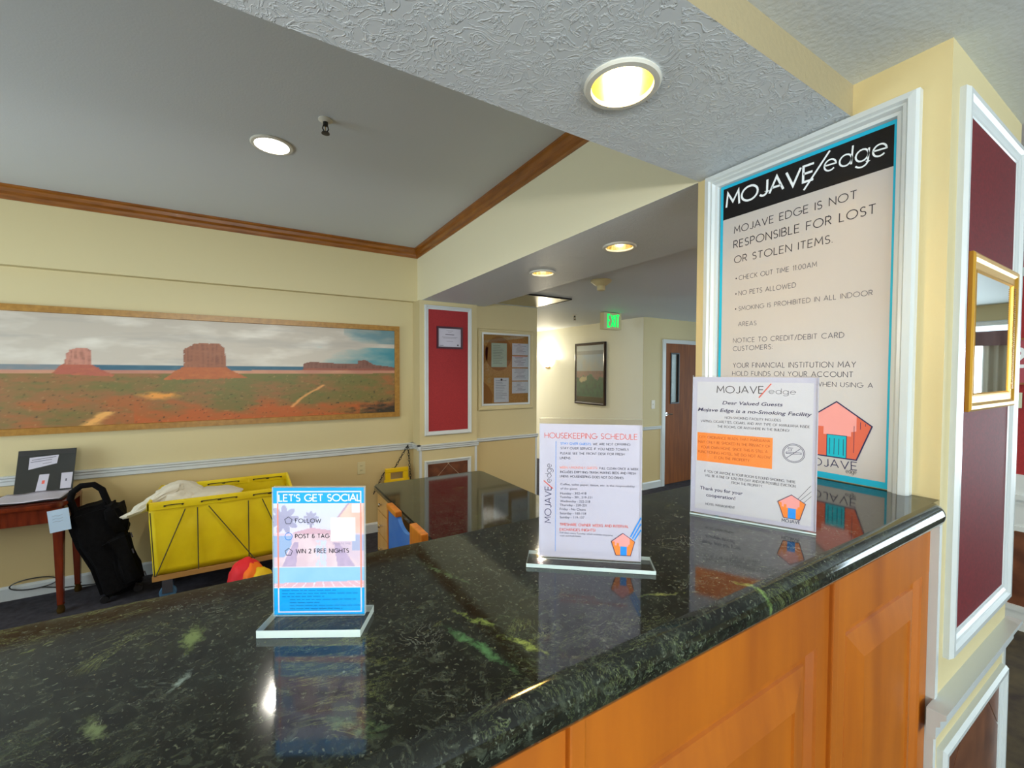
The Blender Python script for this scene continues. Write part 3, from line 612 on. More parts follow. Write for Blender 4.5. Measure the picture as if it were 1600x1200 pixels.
b = MB(); b.box(2.145, 2.17, 0.348, 0.36, 0, 0.73, M['trim']); b.build('corner_bead', col)
b = MB(); b.box(1.4605, 1.48, 0.349, 0.368, 0, 1.25, M['trim']); b.build('corner_bead', col)
# red lobby wall beyond the column
b = MB(); b.box(4.14, 4.4, 0.38, 2.0, 0.9, ZC, M['red']); b.box(4.14, 4.4, 0.38, 2.0, 0, 0.9, M['cream']); wr = struct(b.build('wall_right'))
b = MB(); b.box(4.125, 4.14, 0.38, 2.0, 2.235, 2.289, M['trim']); b.build('picture_rail', wr)
b = MB()
for z0, z1, d in ((0.86, 0.988, 0.012), (0.83, 0.862, 0.035), (0.657, 0.83, 0.01), (0.63, 0.66, 0.02), (0.12, 0.155, 0.02), (0.0, 0.12, 0.014)): b.box(4.14 - d, 4.14, 0.38, 2.0, z0, z1, M['trim'])
b.build('dado_moulding', wr)
b = MB(); b.box(4.137, 4.1405, 0.4, 1.98, 0.15, 0.64, M['grout']); b.build('grout_bed', wr)
diamond_tiles(wr, 'x', 4.14, -1, 0.4, 1.4, 0.155, 0.63, 0.55, 0.38, 0.34, 0.34)
# lobby walls behind the camera, with a window and an entrance opening
b = MB()
for (xa, xb, za, zb) in ((XL, -1.6, 0, ZF), (-1.6, 1.2, 0, 0.6), (-1.6, 1.2, 2.35, ZF), (1.2, 7.6, 0, ZF)): b.box(xa, xb, -4.2, -4.05, za, zb, M['cream'])
struct(b.build('wall_front'))
b = MB()
for (ya, yb, za, zb) in ((-4.2, -2.7, 0, ZF), (-2.7, -0.4, 0, 0.3), (-2.7, -0.4, 2.2, ZF), (-0.4, 1.7, 0, ZF), (1.7, 3.7, 0, 0.3), (1.7, 3.7, 2.1, ZF), (3.7, 4.2, 0, ZF)): b.box(7.45, 7.6, ya, yb, za, zb, M['cream'])
struct(b.build('wall_entrance'))
w1 = MB(); frame_ring(w1, 'y', -4.05, 1, -1.65, 1.25, 0.55, 2.4, 0.06, MOULD, M['trim']); w1.box(-0.23, -0.17, -4.13, -4.07, 0.6, 2.35, M['trim']); w1 = struct(w1.build('window_1'))
b = MB(); b.box(-1.6, 1.2, -4.12, -4.115, 0.6, 2.35, M['glass']); b.build('window_glass', w1)
w2 = MB(); frame_ring(w2, 'x', 7.45, -1, -2.75, -0.35, 0.25, 2.25, 0.06, MOULD, M['trim']); w2.box(7.48, 7.52, -1.58, -1.52, 0.3, 2.2, M['trim']); w2 = struct(w2.build('window_2'))
b = MB(); b.box(7.5, 7.505, -2.7, -0.4, 0.3, 2.2, M['glass']); b.build('window_glass', w2)
w4 = MB(); frame_ring(w4, 'x', 7.45, -1, 1.65, 3.75, 0.25, 2.15, 0.06, MOULD, M['trim']); w4.box(7.48, 7.52, 2.68, 2.72, 0.3, 2.1, M['trim']); w4 = struct(w4.build('window_added_hall'))  # unseen window, added as an opening for the hall fill light
b = MB(); b.box(7.5, 7.505, 1.7, 3.7, 0.3, 2.1, M['glass']); b.build('window_glass', w4)
def curtain(name, x, y0, y1, z0, z1, m, amp=0.03, n=40):
    vs_ = []; 
    for i in range(n + 1):
        yy = y0 + (y1 - y0) * i / n; d = amp * math.sin(i * 1.3)
        vs_ += [(x + d, yy, z0), (x + d, yy, z1)]
    b = MB(); b.add(vs_, [(2 * i, 2 * i + 2, 2 * i + 3, 2 * i + 1) for i in range(n)], m); return b
cu = thing('window_curtain', 'pale curtain with mauve valance at the lobby window seen in the mirror', 'curtain', (7.3, -0.7, 0))
curtain('drape', 7.38, -0.76, -0.4, 0.02, 2.1, M['linen'], n=24).build('drape', cu, True)
curtain('valance', 7.32, -2.8, -0.3, 1.95, 2.12, mat('mauve valance', (140, 112, 112), rough=0.8), 0.02, 60).build('valance', cu, True)

# ================================================================== DOWNLIGHTS, SPRINKLERS, EXIT SIGN
def downlight(x, y, z, r, label, power, col, bulb=18, refl='reflector', group=None, lens=False):
    t = thing('recessed_downlight', label, 'ceiling light', (x, y, z), group)
    b = MB(); b.lathe([(r, 0.0), (r * 1.24, 0.0), (r * 1.26, -0.004), (r * 1.2, -0.009), (r * 1.02, -0.010), (r, 0.0)], M['white_plastic'], (x, y, z), 40); b.build('trim_ring', t, True)
    b = MB(); b.lathe([(r * 1.02, -0.009), (r * 0.99, 0.02), (r * 0.9, 0.06), (r * 0.72, 0.1), (r * 0.5, 0.115), (0.001, 0.116)], M[refl], (x, y, z), 40); b.build('reflector', t, True)
    if lens:
        b = MB(); b.lathe([(0.001, -0.006), (r * 0.6, -0.005), (r * 0.99, 0.0)], emit('frosted lens glow', col, bulb), (x, y, z), 40); b.build('frosted_lens', t, True)
    b = MB(); b.lathe([(0.001, 0.022), (r * 0.3, 0.028), (r * 0.42, 0.045), (r * 0.45, 0.065), (r * 0.36, 0.09), (r * 0.2, 0.112)], emit('lamp glow %s' % label[:12], col, bulb * 1.0), (x, y, z), 24); b.build('bulb', t, True)
    d = bpy.data.lights.new('lamp_light', 'SPOT'); d.spot_size = math.radians(150); d.spot_blend = 0.6; d.shadow_soft_size = r * 0.25; d.energy = power; d.color = tuple(min(1, q) for q in lin(col))
    o = bpy.data.objects.new('lamp_light', d); C.objects.link(o); o.location = (0, 0, -0.03 if lens else -0.004); o.parent = t
    return t
def cut_wells(ob, wells):
    mb = MB()
    for x, y, z, r in wells: mb.lathe([(r * 1.03, z - 0.02), (r * 1.03, z + 0.12)], M['white_plastic'], (x, y, 0), 40, cap=True)
    cut = mb.build('cutter'); fix_normals(cut); fix_normals(ob)
    md = ob.modifiers.new('wells', 'BOOLEAN'); md.operation = 'DIFFERENCE'; md.object = cut; md.solver = 'EXACT'
    dg = bpy.context.evaluated_depsgraph_get(); me = bpy.data.meshes.new_from_object(ob.evaluated_get(dg)); ob.modifiers.clear(); ob.data = me
    bpy.data.objects.remove(cut)
cut_wells(bpy.data.objects['beam_over_counter'], [(0.805, 0.797, ZS, 0.078)])
cut_wells(bpy.data.objects['beam_side'], [(1.813, 2.565, ZS, 0.078), (1.813, 1.802, ZS, 0.078)])
bpy.data.objects['ceiling_office'].data.materials[0] = M['ceiling']
cut_wells(bpy.data.objects['ceiling_office'], [(0.105, 2.76, ZT, 0.085)])
downlight(0.805, 0.797, ZS, 0.076, 'large warm recessed downlight in the soffit above the counter', 7, (255, 216, 140), 40)
downlight(0.105, 2.76, ZT, 0.085, 'round white glowing downlight in the raised grey office ceiling', 30, (255, 250, 236), 14, lens=True)
downlight(1.813, 1.802, ZS, 0.076, 'dim gold recessed downlight in the side beam, nearer the poster column', 16, (255, 240, 214), 5)
downlight(1.813, 2.565, ZS, 0.076, 'dim gold recessed downlight in the side beam, nearer the red panel column', 16, (255, 240, 214), 5)
def sprinkler(x, y, z, label):
    t = thing('fire_sprinkler', label, 'sprinkler', (x, y, z))
    b = MB(); b.lathe([(0.034, 0), (0.034, -0.004), (0.02, -0.012), (0.008, -0.013)], M['white_plastic'], (x, y, z), 24); b.build('escutcheon', t, True)
    b = MB(); b.lathe([(0.012, -0.01), (0.012, -0.03), (0.006, -0.032)], M['black'], (x, y, z), 12, cap=True)
    for s_ in (-1, 1): b.tube([(x + s_ * 0.01, y, z - 0.03), (x + s_ * 0.014, y, z - 0.045), (x + s_ * 0.003, y, z - 0.065)], 0.003, M['black'], 6)
    b.tube([(x, y, z - 0.03), (x, y, z - 0.06)], 0.002, M['brass'], 6)
    b.build('frame_arms', t); b = MB(); b.lathe([(0.001, -0.063), (0.018, -0.064), (0.02, -0.069), (0.001, -0.07)], M['black'], (x, y, z), 20); b.build('deflector', t)
sprinkler(0.325, 2.35, ZT, 'small dark pendant fire sprinkler on the raised grey office ceiling')
sprinkler(3.668, 4.448, ZC, 'tiny fire sprinkler on the hall ceiling beyond the notice board')
# smoke detector
t = thing('smoke_detector', 'yellowed conical smoke detector under the hall ceiling', 'smoke detector', (2.49, 2.68, ZC))
b = MB(); b.lathe([(0.085, 0), (0.085, -0.012), (0.05, -0.04), (0.038, -0.045)], M['ivory'], (2.49, 2.68, ZC), 32); b.build('base', t, True)
b = MB(); b.lathe([(0.034, -0.04), (0.034, -0.078), (0.028, -0.084), (0.001, -0.085)], M['ivory'], (2.49, 2.68, ZC), 24); b.build('sensor_head', t, True)
# ceiling hatch / vent panel
t = thing('ceiling_vent', 'flat grey ceiling vent panel above the notice board', 'vent', (2.55, 3.75, ZC))
b = MB(); b.box(2.25, 2.83, 3.5, 4.1, ZC - 0.012, ZC - 0.001, mat('satin grey vent metal', (150, 140, 110), rough=0.25, metal=0.5), 0.002); b.build('panel', t)
b = MB(); b.box(2.24, 2.84, 3.49, 3.5, ZC - 0.016, ZC - 0.001, M['black']); b.box(2.83, 2.84, 3.5, 4.1, ZC - 0.016, ZC - 0.001, M['black']); b.build('rim', t)
# exit sign
t = thing('exit_sign', 'cream box exit sign with glowing green letters under the hall ceiling', 'exit sign', (3.91, 4.03, 2.17))
b = MB(); b.box(3.771, 4.071, 4.0, 4.075, 2.172, 2.385, M['ivory'], 0.006); b.build('housing', t)
b = MB(); b.box(3.80, 4.04, 4.01, 4.065, 2.378, ZC, M['black']); b.build('ceiling_canopy', t)
S_ = Sheet((3.80, 3.998, 2.19), (1, 0, 0), (0, 0, 1), (0, -1, 0), 0.25, 0.18)
S_.text('EXIT', 0.14, 0.08, 0.92, 0.08, 0.84, emit('exit green', (20, 235, 90), 1.3), 2, th=0.14, gap=0.3)
S_.build(t)

# ================================================================== RECEPTION COUNTER
XR = 1.395
def bullnose(y0, r, n=8):
    z0, z1 = 1.252, 1.306; zc = (z0 + z1) / 2; h = (z1 - z0) / 2
    return [(y0 + r - r * math.cos(math.radians(a)), zc + h * math.sin(math.radians(a))) for a in [90 - 180 * i / n for i in range(n + 1)]]
b = MB()
# plan path of the front edge: straight, then rounding into the column
R0 = 0.075
path = [(-2.9, 0.325, 0, -1)] + [(XR, 0.325, 0, -1)]
for i in range(1, 9):
    a = math.radians(90 * i / 8); path.append((XR + R0 * math.sin(a), 0.325 + R0 * (1 - math.cos(a)), math.sin(a), -math.cos(a)))
prof = [(0.0, 1.306)] ; r = 0.027
ring = [(-r + r * math.cos(math.radians(a)) , 1.279 + 0.027 * math.sin(math.radians(a))) for a in range(90, -91, -15)]
vs_ = []; n = len(ring)
for (x, y, nx, ny) in path:
    for (d, z) in ring: vs_.append((x + nx * d, y + ny * d, z))
fs = [(i * n + k, i * n + k + 1, (i + 1) * n + k + 1, (i + 1) * n + k) for i in range(len(path) - 1) for k in range(n - 1)]
b.add(vs_, fs, M['granite'])
top = [(x + nx * -r, y + ny * -r) for x, y, nx, ny in path]
outl = top + [(XR + R0 - r, 0.351), (1.466, 0.352), (1.466, 0.758), (-2.9, 0.758)]
outl = [p for i, p in enumerate(outl) if i == 0 or (abs(p[0] - outl[i - 1][0]) + abs(p[1] - outl[i - 1][1])) > 1e-5]
cy = [p for p in top if p[1] <= 0.3521] 
outl = cy + [(1.466, 0.352), (1.466, 0.758), (-2.9, 0.758)]
for z, rev in ((1.306, False), (1.252, True)):
    pl = [(p[0], p[1], z) for p in outl]; b.add(pl if not rev else pl[::-1], [tuple(range(len(pl)))], M['granite'])
b.add([(-2.9, 0.758, 1.252), (1.466, 0.758, 1.252), (1.466, 0.758, 1.306), (-2.9, 0.758, 1.306)], [(0, 1, 2, 3)], M['granite'])
ct = b.build('granite_countertop', None, True); tag(ct, 'long polished dark green granite countertop with pale veins and a bullnose edge', 'countertop')
b = MB(); b.box(1.4635, 1.4655, 0.36, 0.45, 1.3062, 1.309, mat('dark caulk', (40, 44, 60), rough=0.6))
# cabinet body and raised panels
cb = thing('reception_counter', 'honey maple reception counter front with raised panels under the granite top', 'counter', (0, 0.55, 0))
b = MB(); b.box(-2.9, 1.463, 0.385, 0.72, 0.0, 1.25, M['maple']); b.build('carcass', cb)
b = MB(); b.box(-2.9, 1.4605, 0.366, 0.385, 1.12, 1.25, M['maple']); b.build('top_rail', cb)
b = MB(); b.box(-2.9, 1.4605, 0.358, 0.385, 0.0, 0.12, M['maple']); b.build('kick_rail', cb)
b = MB(); b.box(-2.9, 1.4605, 0.366, 0.385, 0.12, 0.19, M['maple']); b.build('bottom_rail', cb)
joints = [1.4605, 0.93, 0.305, -0.325, -0.955, -1.585, -2.215, -2.9]
RP = [(0, 0.0), (0.10, -0.010), (0.16, -0.010), (0.30, 0.004), (1, 0.006)]
for i in range(len(joints) - 1):
    xr, xl = joints[i], joints[i + 1]; sl = 0.06; sr = 0.055 if i else 0.05
    for (a, c_) in ((xl + 0.002, xl + sl), (xr - sr, xr - 0.002)):
        b = MB(); b.box(a, c_, 0.366, 0.385, 0.19, 1.12, M['maple']); b.build('stile', cb)
    if i: b = MB(); b.box(xr - 0.012, xr + 0.012, 0.358, 0.37, 0.12, 1.25, M['maple'], 0.003); b.build('joint_bead', cb)
    u0, u1, v0, v1 = xl + sl, xr - sr, 0.19, 1.12; w = 0.09
    b = MB(); frame_ring(b, 'y', 0.366, -1, u0, u1, v0, v1, w, [(0, 0), (0.03, -0.004), (0.10, -0.009), (0.16, -0.013), (0.28, -0.013), (0.31, -0.009), (0.92, 0.003), (0.94, -0.001), (1, -0.001)], M['maple'])
    b.add([(u0 + w, 0.367, v0 + w), (u1 - w, 0.367, v0 + w), (u1 - w, 0.367, v1 - w), (u0 + w, 0.367, v1 - w)], [(0, 1, 2, 3)], M['maple']); b.build('raised_panel', cb)

# ================================================================== BACK DESK WITH GRANITE TOP, DRAWERS
b = MB(); pl = []
def rr(x0, x1, y0, y1, r, corners): 
    out = []
    for (cx, cy, a0, on) in ((x1, y1, 0, 'tr' in corners), (x0, y1, 90, 'tl' in corners), (x0, y0, 180, 'bl' in corners), (x1, y0, 270, 'br' in corners)):
        if on:
            sx = 1 if a0 in (0, 270) else -1; sy = 1 if a0 in (0, 90) else -1
            out += [(cx - sx * r + r * math.cos(math.radians(a0 + 90 * i / 6)), cy - sy * r + r * math.sin(math.radians(a0 + 90 * i / 6))) for i in range(7)]
        else: out.append((cx, cy))
    return out
o_ = rr(0.775, 1.71, 1.09, 3.345, 0.06, 'tr tl')
bm = bmesh.new(); vv = [bm.verts.new((x, y, 0.76)) for x, y in o_]; f = bm.faces.new(vv); ex = bmesh.ops.extrude_face_region(bm, geom=[f]); 
bmesh.ops.translate(bm, verts=[q for q in ex['geom'] if isinstance(q, bmesh.types.BMVert)], vec=(0, 0, -0.036)); bmesh.ops.recalc_face_normals(bm, faces=bm.faces[:])
bmesh.ops.bevel(bm, geom=[e for e in bm.edges if abs(e.verts[0].co.z - e.verts[1].co.z) < 1e-4], offset=0.008, segments=2, affect='EDGES'); b.bm(bm, M['granite'])
dk = b.build('granite_desktop', None, True); tag(dk, 'dark polished granite desk top behind the reception counter', 'desktop')
pd = thing('drawer_pedestal', 'pale maple drawer unit with chrome knobs under the granite desk top', 'drawer unit', (1.2, 3.0, 0))
b = MB(); b.box(0.82, 1.65, 2.72, 3.29, 0.05, 0.722, M['desk_wood']); b.box(0.86, 1.61, 2.76, 3.25, 0, 0.05, M['black']); b.build('carcass', pd)
for z0, z1 in ((0.58, 0.715), (0.41, 0.575), (0.235, 0.405), (0.06, 0.23)):
    d = MB().box(0.80, 0.82, 2.73, 3.285, z0 + 0.003, z1, M['desk_wood'], 0.003).build('drawer', pd)
    k = MB(); k.lathe([(0.0, 0.0), (0.006, 0.0), (0.006, 0.012), (0.016, 0.018), (0.016, 0.024), (0.008, 0.03), (0, 0.031)], M['chrome'], (0.80, 3.155, (z0 + z1) / 2), 16, mw=Matrix.Rotation(math.radians(-90), 4, 'Y'))
    k = k.build('knob', None, True); k.parent = d; k.matrix_parent_inverse = Matrix()
b = MB(); b.box(1.66, 1.69, 1.10, 3.28, 0, 0.722, M['desk_wood']); b.box(0.82, 1.66, 1.10, 1.13, 0, 0.722, M['desk_wood']); b.build('side_panel', pd)
# chair with wooden posts and blue scooped back
ch = thing('reception_chair', 'blue upholstered chair with orange wooden corner posts tucked under the desk', 'chair', (0.9, 2.2, 0))
X0 = 0.70
MB().box(X0 - 0.008, X0 + 0.03, 2.43, 2.63, 0.782, 0.815, M['chair_wood'], 0.006).build('top_cap', ch)
MB().box(X0 - 0.008, X0 + 0.03, 1.99, 2.175, 0.715, 0.828, M['chair_wood'], 0.006).build('top_cap', ch)
MB().box(X0 - 0.006, X0 + 0.03, 2.606, 2.63, 0.0, 0.785, M['chair_wood'], 0.004).build('post', ch)
MB().box(X0 - 0.006, X0 + 0.03, 1.99, 2.014, 0.0, 0.72, M['chair_wood'], 0.004).build('post', ch)
vs_ = []; nn = 24
for i in range(nn + 1):
    t = i / nn; y = 2.606 - 0.592 * t; q = max(0, min(1, (2.43 - y) / 0.26)); zz = 0.782 - 0.045 * math.sin(math.pi * q) ** 0.7 if 0 < q < 1 else 0.782
    xb = X0 + 0.004 * math.sin(math.pi * t)
    vs_ += [(xb, y, 0.36), (xb, y, zz), (xb + 0.022, y, zz), (xb + 0.022, y, 0.36)]
b = MB(); b.add(vs_, [(i * 4 + k, i * 4 + (k + 1) % 4, (i + 1) * 4 + (k + 1) % 4, (i + 1) * 4 + k) for i in range(nn) for k in range(4)] + [(0, 1, 2, 3), tuple(nn * 4 + k for k in (3, 2, 1, 0))], M['blue_fabric']); b.build('backrest', ch, 'auto')
b = MB(); b.box(X0 + 0.03, 1.15, 2.04, 2.53, 0.40, 0.47, M['blue_fabric'], 0.02); b.build('seat', ch, True)
for y in (2.06, 2.51): b = MB(); b.box(1.10, 1.14, y - 0.02, y + 0.02, 0, 0.40, M['chair_wood'], 0.005); b.build('leg', ch)

# ================================================================== OFFICE FURNITURE BY THE BACK WALL
# laundry cart
ca = thing('laundry_cart', 'yellow vinyl laundry cart with laced rim on a wooden base', 'laundry cart', (-0.19, 4.04, 0))
x0, x1, y0, y1 = -0.625, 0.25, 3.78, 4.32; zb, zt = 0.20, 0.71
def wall_grid(P, nu, nv, m, th=0.006, bulge=0.012):
    vs_ = []
    for j in range(nv + 1):
        for i in range(nu + 1):
            u, v = i / nu, j / nv; p, nrm = P(u, v); k = bulge * math.sin(math.pi * min(1, v * 1.05)) * (math.sin(math.pi * u) ** 0.5) + 0.006 * fbm(u * 5, v * 4, p[0]) 
            vs_.append(tuple(a + b_ * k for a, b_ in zip(p, nrm)))
    return vs_, [(j * (nu + 1) + i, j * (nu + 1) + i + 1, (j + 1) * (nu + 1) + i + 1, (j + 1) * (nu + 1) + i) for j in range(nv) for i in range(nu)]
b = MB()
ins = 0.02
sides = [((x0, y0), (x1, y0), (0, -1)), ((x1, y0), (x1, y1), (1, 0)), ((x1, y1), (x0, y1), (0, 1)), ((x0, y1), (x0, y0), (-1, 0))]
for a, c_, nm in sides:
    def P(u, v, a=a, c_=c_, nm=nm):
        k = (1 - v) * ins; x = a[0] + (c_[0] - a[0]) * u; y = a[1] + (c_[1] - a[1]) * u
        cx, cy = (x0 + x1) / 2, (y0 + y1) / 2
        return ((x + (cx - x) * k * 2, y + (cy - y) * k * 2, zb + (zt - zb) * v), (nm[0], nm[1], 0))
    b.add(*wall_grid(P, 24, 12, None), M['yellow_canvas'])
b.add([(x0 + 0.02, y0 + 0.02, zb + 0.01), (x1 - 0.02, y0 + 0.02, zb + 0.01), (x1 - 0.02, y1 - 0.02, zb + 0.01), (x0 + 0.02, y1 - 0.02, zb + 0.01)], [(0, 1, 2, 3)], M['yellow_canvas'])
o = b.build('canvas_body', ca, True); md = o.modifiers.new('thickness', 'SOLIDIFY'); md.thickness = 0.006
b = MB()
for a, c_, nm in sides:
    ax, bx = sorted((a[0], c_[0])); ay, by = sorted((a[1], c_[1])); 
    b.box(ax - 0.012, bx + 0.012, ay - 0.012, by + 0.012, zt - 0.045, zt + 0.008, M['yellow_canvas'], 0.006) if False else None
def hem(p, q, nm):
    (ax, ay), (bx, by) = p, q
    lo = (min(ax, bx) - 0.009, min(ay, by) - 0.009); hi = (max(ax, bx) + 0.009, max(ay, by) + 0.009)
    MB().box(lo[0], hi[0], lo[1], hi[1], zt - 0.05, zt + 0.006, M['yellow_canvas'], 0.005).build('rolled_hem', ca, True)
for a, c_, nm in sides: hem(a, c_, nm)
cord = mat('dark lacing cord', (70, 62, 30), rough=0.7)
b = MB()
for ys, sg in ((y0 - 0.014, 1), (y1 - 0.014, 1)):
    for xs in (x0 + 0.09, x0 + 0.30, x0 + 0.41, x0 + 0.62, x0 + 0.73):
        b.tube([(xs, ys + 0.006, zt - 0.024), (xs + 0.01, ys, zt - 0.02), (xs + 0.09, ys, zt - 0.02), (xs + 0.10, ys + 0.006, zt - 0.026)], 0.003, cord, 5)
        for q in (xs, xs + 0.10): b.lathe([(0.001, 0), (0.007, 0), (0.007, 0.002)], cord, (q, ys + 0.004, zt - 0.025), 8, mw=Matrix.Rotation(math.radians(90), 4, 'X'))
b.build('rim_lacing', ca)['kind'] = 'stuff'
b = MB(); yy = y0 - 0.018; zt2 = zt - 0.06
for p, q in (((x0 + 0.012, zt2), (x0 + 0.03, zb)), ((x0 + 0.205, zt2), (x0 + 0.035, zb)), ((x0 + 0.275, zt2), (x0 + 0.275, zb)), ((x0 + 0.34, zt2), (x0 + 0.62, zb)), ((x1 - 0.29, zt2), (x1 - 0.29, zb)), ((x1 - 0.2, zt2), (x1 - 0.03, zb)), ((x1 - 0.012, zt2), (x1 - 0.03, zb))):
    b.tube([(p[0], yy, p[1]), (q[0], yy + 0.004, q[1])], 0.0035, cord, 5)
b.build('support_wires', ca)['kind'] = 'stuff'
b = MB(); b.box(x0 + 0.01, x1 - 0.01, y0 + 0.01, y1 - 0.01, 0.155, 0.195, mat('plywood base', (176, 130, 66), rough=0.6), 0.004); b.build('platform', ca)
for cx in (x0 + 0.09, x1 - 0.09):
    for cy in (y0 + 0.06, y1 - 0.06):
        b = MB(); b.box(cx - 0.03, cx + 0.03, cy - 0.022, cy - 0.016, 0.05, 0.155, M['chrome']); b.box(cx - 0.03, cx + 0.03, cy + 0.016, cy + 0.022, 0.05, 0.155, M['chrome']); b.box(cx - 0.035, cx + 0.035, cy - 0.025, cy + 0.025, 0.148, 0.156, M['chrome']); fk = b.build('caster_fork', ca)
        w = MB(); w.lathe([(0.001, -0.014), (0.045, -0.014), (0.05, -0.008), (0.05, 0.008), (0.045, 0.014), (0.001, 0.014)], mat('blue grey caster wheel', (70, 110, 140), rough=0.4) if 'caster' not in M else M['caster'], (cx, cy, 0.05), 24, mw=Matrix.Rotation(math.radians(90), 4, 'X'))
        w = w.build('wheel', None, True); w.parent = fk; w.matrix_parent_inverse = Matrix()
# white linen in the cart: rumpled heap spilling over the corner
bm = bmesh.new(); bmesh.ops.create_icosphere(bm, subdivisions=4, radius=1)
for q in bm.verts:
    p = q.co.copy(); n_ = 1 + 0.18 * fbm(p.x * 1.7, p.y * 1.7, p.z * 1.7 + 3) + 0.06 * fbm(p.x * 5, p.y * 5, p.z * 5)
    q.co = Vector((-0.46 + p.x * 0.18 * n_, 4.02 + p.y * 0.17 * n_, 0.69 + p.z * 0.105 * n_ - 0.06 * max(0, p.x)))
b = MB(); b.bm(bm, M['linen'])
bm = bmesh.new(); bmesh.ops.create_icosphere(bm, subdivisions=4, radius=1)
for q in bm.verts:
    p = q.co.copy(); n_ = 1 + 0.2 * fbm(p.x * 2, p.y * 2, p.z * 2 + 9) + 0.07 * fbm(p.x * 6, p.y * 6, p.z * 6); s_ = (p.x + 1) / 2
    q.co = Vector((-0.62 + p.x * 0.17 * n_, 3.92 + p.y * 0.055 * n_, 0.69 + (s_ - 0.5) * 0.19 + p.z * (0.025 + 0.045 * s_) * n_))
b.bm(bm, M['linen'])
bm = bmesh.new(); bmesh.ops.create_icosphere(bm, subdivisions=3, radius=1)
for q in bm.verts:
    p = q.co.copy(); n_ = 1 + 0.15 * fbm(p.x * 2, p.y * 2, p.z * 2 + 19)
    q.co = Vector((-0.28 + p.x * 0.2 * n_, 3.98 + p.y * 0.16 * n_, 0.68 + p.z * 0.05 * n_))
b.bm(bm, M['linen'])
o = b.build('bed_linen', None, True); tag(o, 'rumpled white bed linen spilling over the corner of the yellow cart', 'linen')
# colourful cloth ball on the floor
cl = thing('striped_cloth_ball', 'soft red, orange and yellow striped cloth ball on the floor before the cart', 'ball', (-0.03, 3.5, 0))
def lobe(cx, cy, cz, rx, ry, rz, m, seed, name):
    bm = bmesh.new(); bmesh.ops.create_icosphere(bm, subdivisions=4, radius=1)
    for q in bm.verts:
        p = q.co.copy(); n_ = 1 + 0.10 * fbm(p.x * 2, p.y * 2, p.z * 2 + seed)
        q.co = Vector((cx + p.x * rx * n_, cy + p.y * ry * n_, max(0.0, cz + p.z * rz * n_)))
    MB().bm(bm, m).build(name, cl, True)
lobe(-0.06, 3.53, 0.15, 0.105, 0.12, 0.148, mat('red cloth', (226, 30, 44), rough=0.7, bump=0.3, bscale=30), 1, 'red_gore')
lobe(-0.02, 3.49, 0.14, 0.085, 0.12, 0.14, mat('orange cloth', (250, 120, 16), rough=0.7, bump=0.3, bscale=30), 5, 'orange_gore')
lobe(0.025, 3.45, 0.12, 0.085, 0.12, 0.13, mat('yellow cloth', (236, 196, 20), rough=0.7, bump=0.3, bscale=30), 8, 'yellow_gore')
# side table
tb = thing('side_table', 'reddish mahogany side table with tapered brass-tipped legs', 'table', (-1.55, 4.15, 0))
o_ = rr(-2.05, -1.075, 3.93, 4.36, 0.09, 'tr br tl bl')
bm = bmesh.new(); vv = [bm.verts.new((x, y, 0.75)) for x, y in o_]; f = bm.faces.new(vv); ex = bmesh.ops.extrude_face_region(bm, geom=[f])
bmesh.ops.translate(bm, verts=[q for q in ex['geom'] if isinstance(q, bmesh.types.BMVert)], vec=(0, 0, -0.03)); bmesh.ops.recalc_face_normals(bm, faces=bm.faces[:])
bmesh.ops.bevel(bm, geom=[e for e in bm.edges if abs(e.verts[0].co.z - e.verts[1].co.z) < 1e-4], offset=0.006, segments=2, affect='EDGES'); MB().bm(bm, M['mahogany']).build('tabletop', tb, True)
b = MB(); b.box(-2.0, -1.12, 3.965, 3.985, 0.62, 0.72, M['mahogany']); b.box(-2.0, -1.12, 4.315, 4.335, 0.62, 0.72, M['mahogany']); b.box(-1.14, -1.12, 3.985, 4.315, 0.62, 0.72, M['mahogany']); b.box(-2.0, -1.98, 3.985, 4.315, 0.62, 0.72, M['mahogany']); b.build('apron', tb)
for lx in (-2.0, -1.12):
    for ly in (3.985, 4.315):
        bm = bmesh.new(); bmesh.ops.create_cube(bm, size=1)
        for q in bm.verts:
            w_ = 0.056 if q.co.z > 0 else 0.03; q.co = Vector((lx + q.co.x * w_, ly + q.co.y * w_, 0.385 + q.co.z * 0.67))
        bmesh.ops.bevel(bm, geom=bm.edges[:], offset=0.004, segments=2, affect='EDGES'); l = MB().bm(bm, M['mahogany']).build('leg', tb)
        k = MB(); k.lathe([(0.001, 0), (0.018, 0), (0.022, 0.02), (0.015, 0.05), (0.02, 0.06)], M['brass'], (lx, ly, 0), 16); k = k.build('brass_foot', None, True); k.parent = l; k.matrix_parent_inverse = Matrix()
# laptop with notes stuck to its lid and paper on the keys
lp = thing('laptop', 'open black laptop with paper notes stuck on its lid, on the mahogany table', 'laptop', (-1.27, 4.15, 0.75))
b = MB(); b.box(-1.43, -1.11, 4.02, 4.24, 0.752, 0.768, M['black'], 0.004); b.build('keyboard_base', lp)
q0 = Vector((-1.405, 4.235, 0.772)); q1 = Vector((-1.115, 4.235, 0.772)); up = Vector((0.012, 0.06, 0.29))
nrm = (q1 - q0).cross(up).normalized()
lid_m = mat('laptop lid black', (34, 38, 40), rough=0.25)
b = MB(); A = [q0, q1, q1 + up, q0 + up]; B_ = [p - nrm * -0.008 for p in A]
b.add([tuple(p) for p in A + B_], [(0, 1, 2, 3), (7, 6, 5, 4), (0, 4, 5, 1), (1, 5, 6, 2), (2, 6, 7, 3), (3, 7, 4, 0)], lid_m)
o = b.build('lid', lp); fix_normals(o)
nf = nrm if nrm.y < 0 else -nrm
S_ = Sheet(q0 + nf * 0.0095, q1 - q0, up, nf, 0.29, up.length)
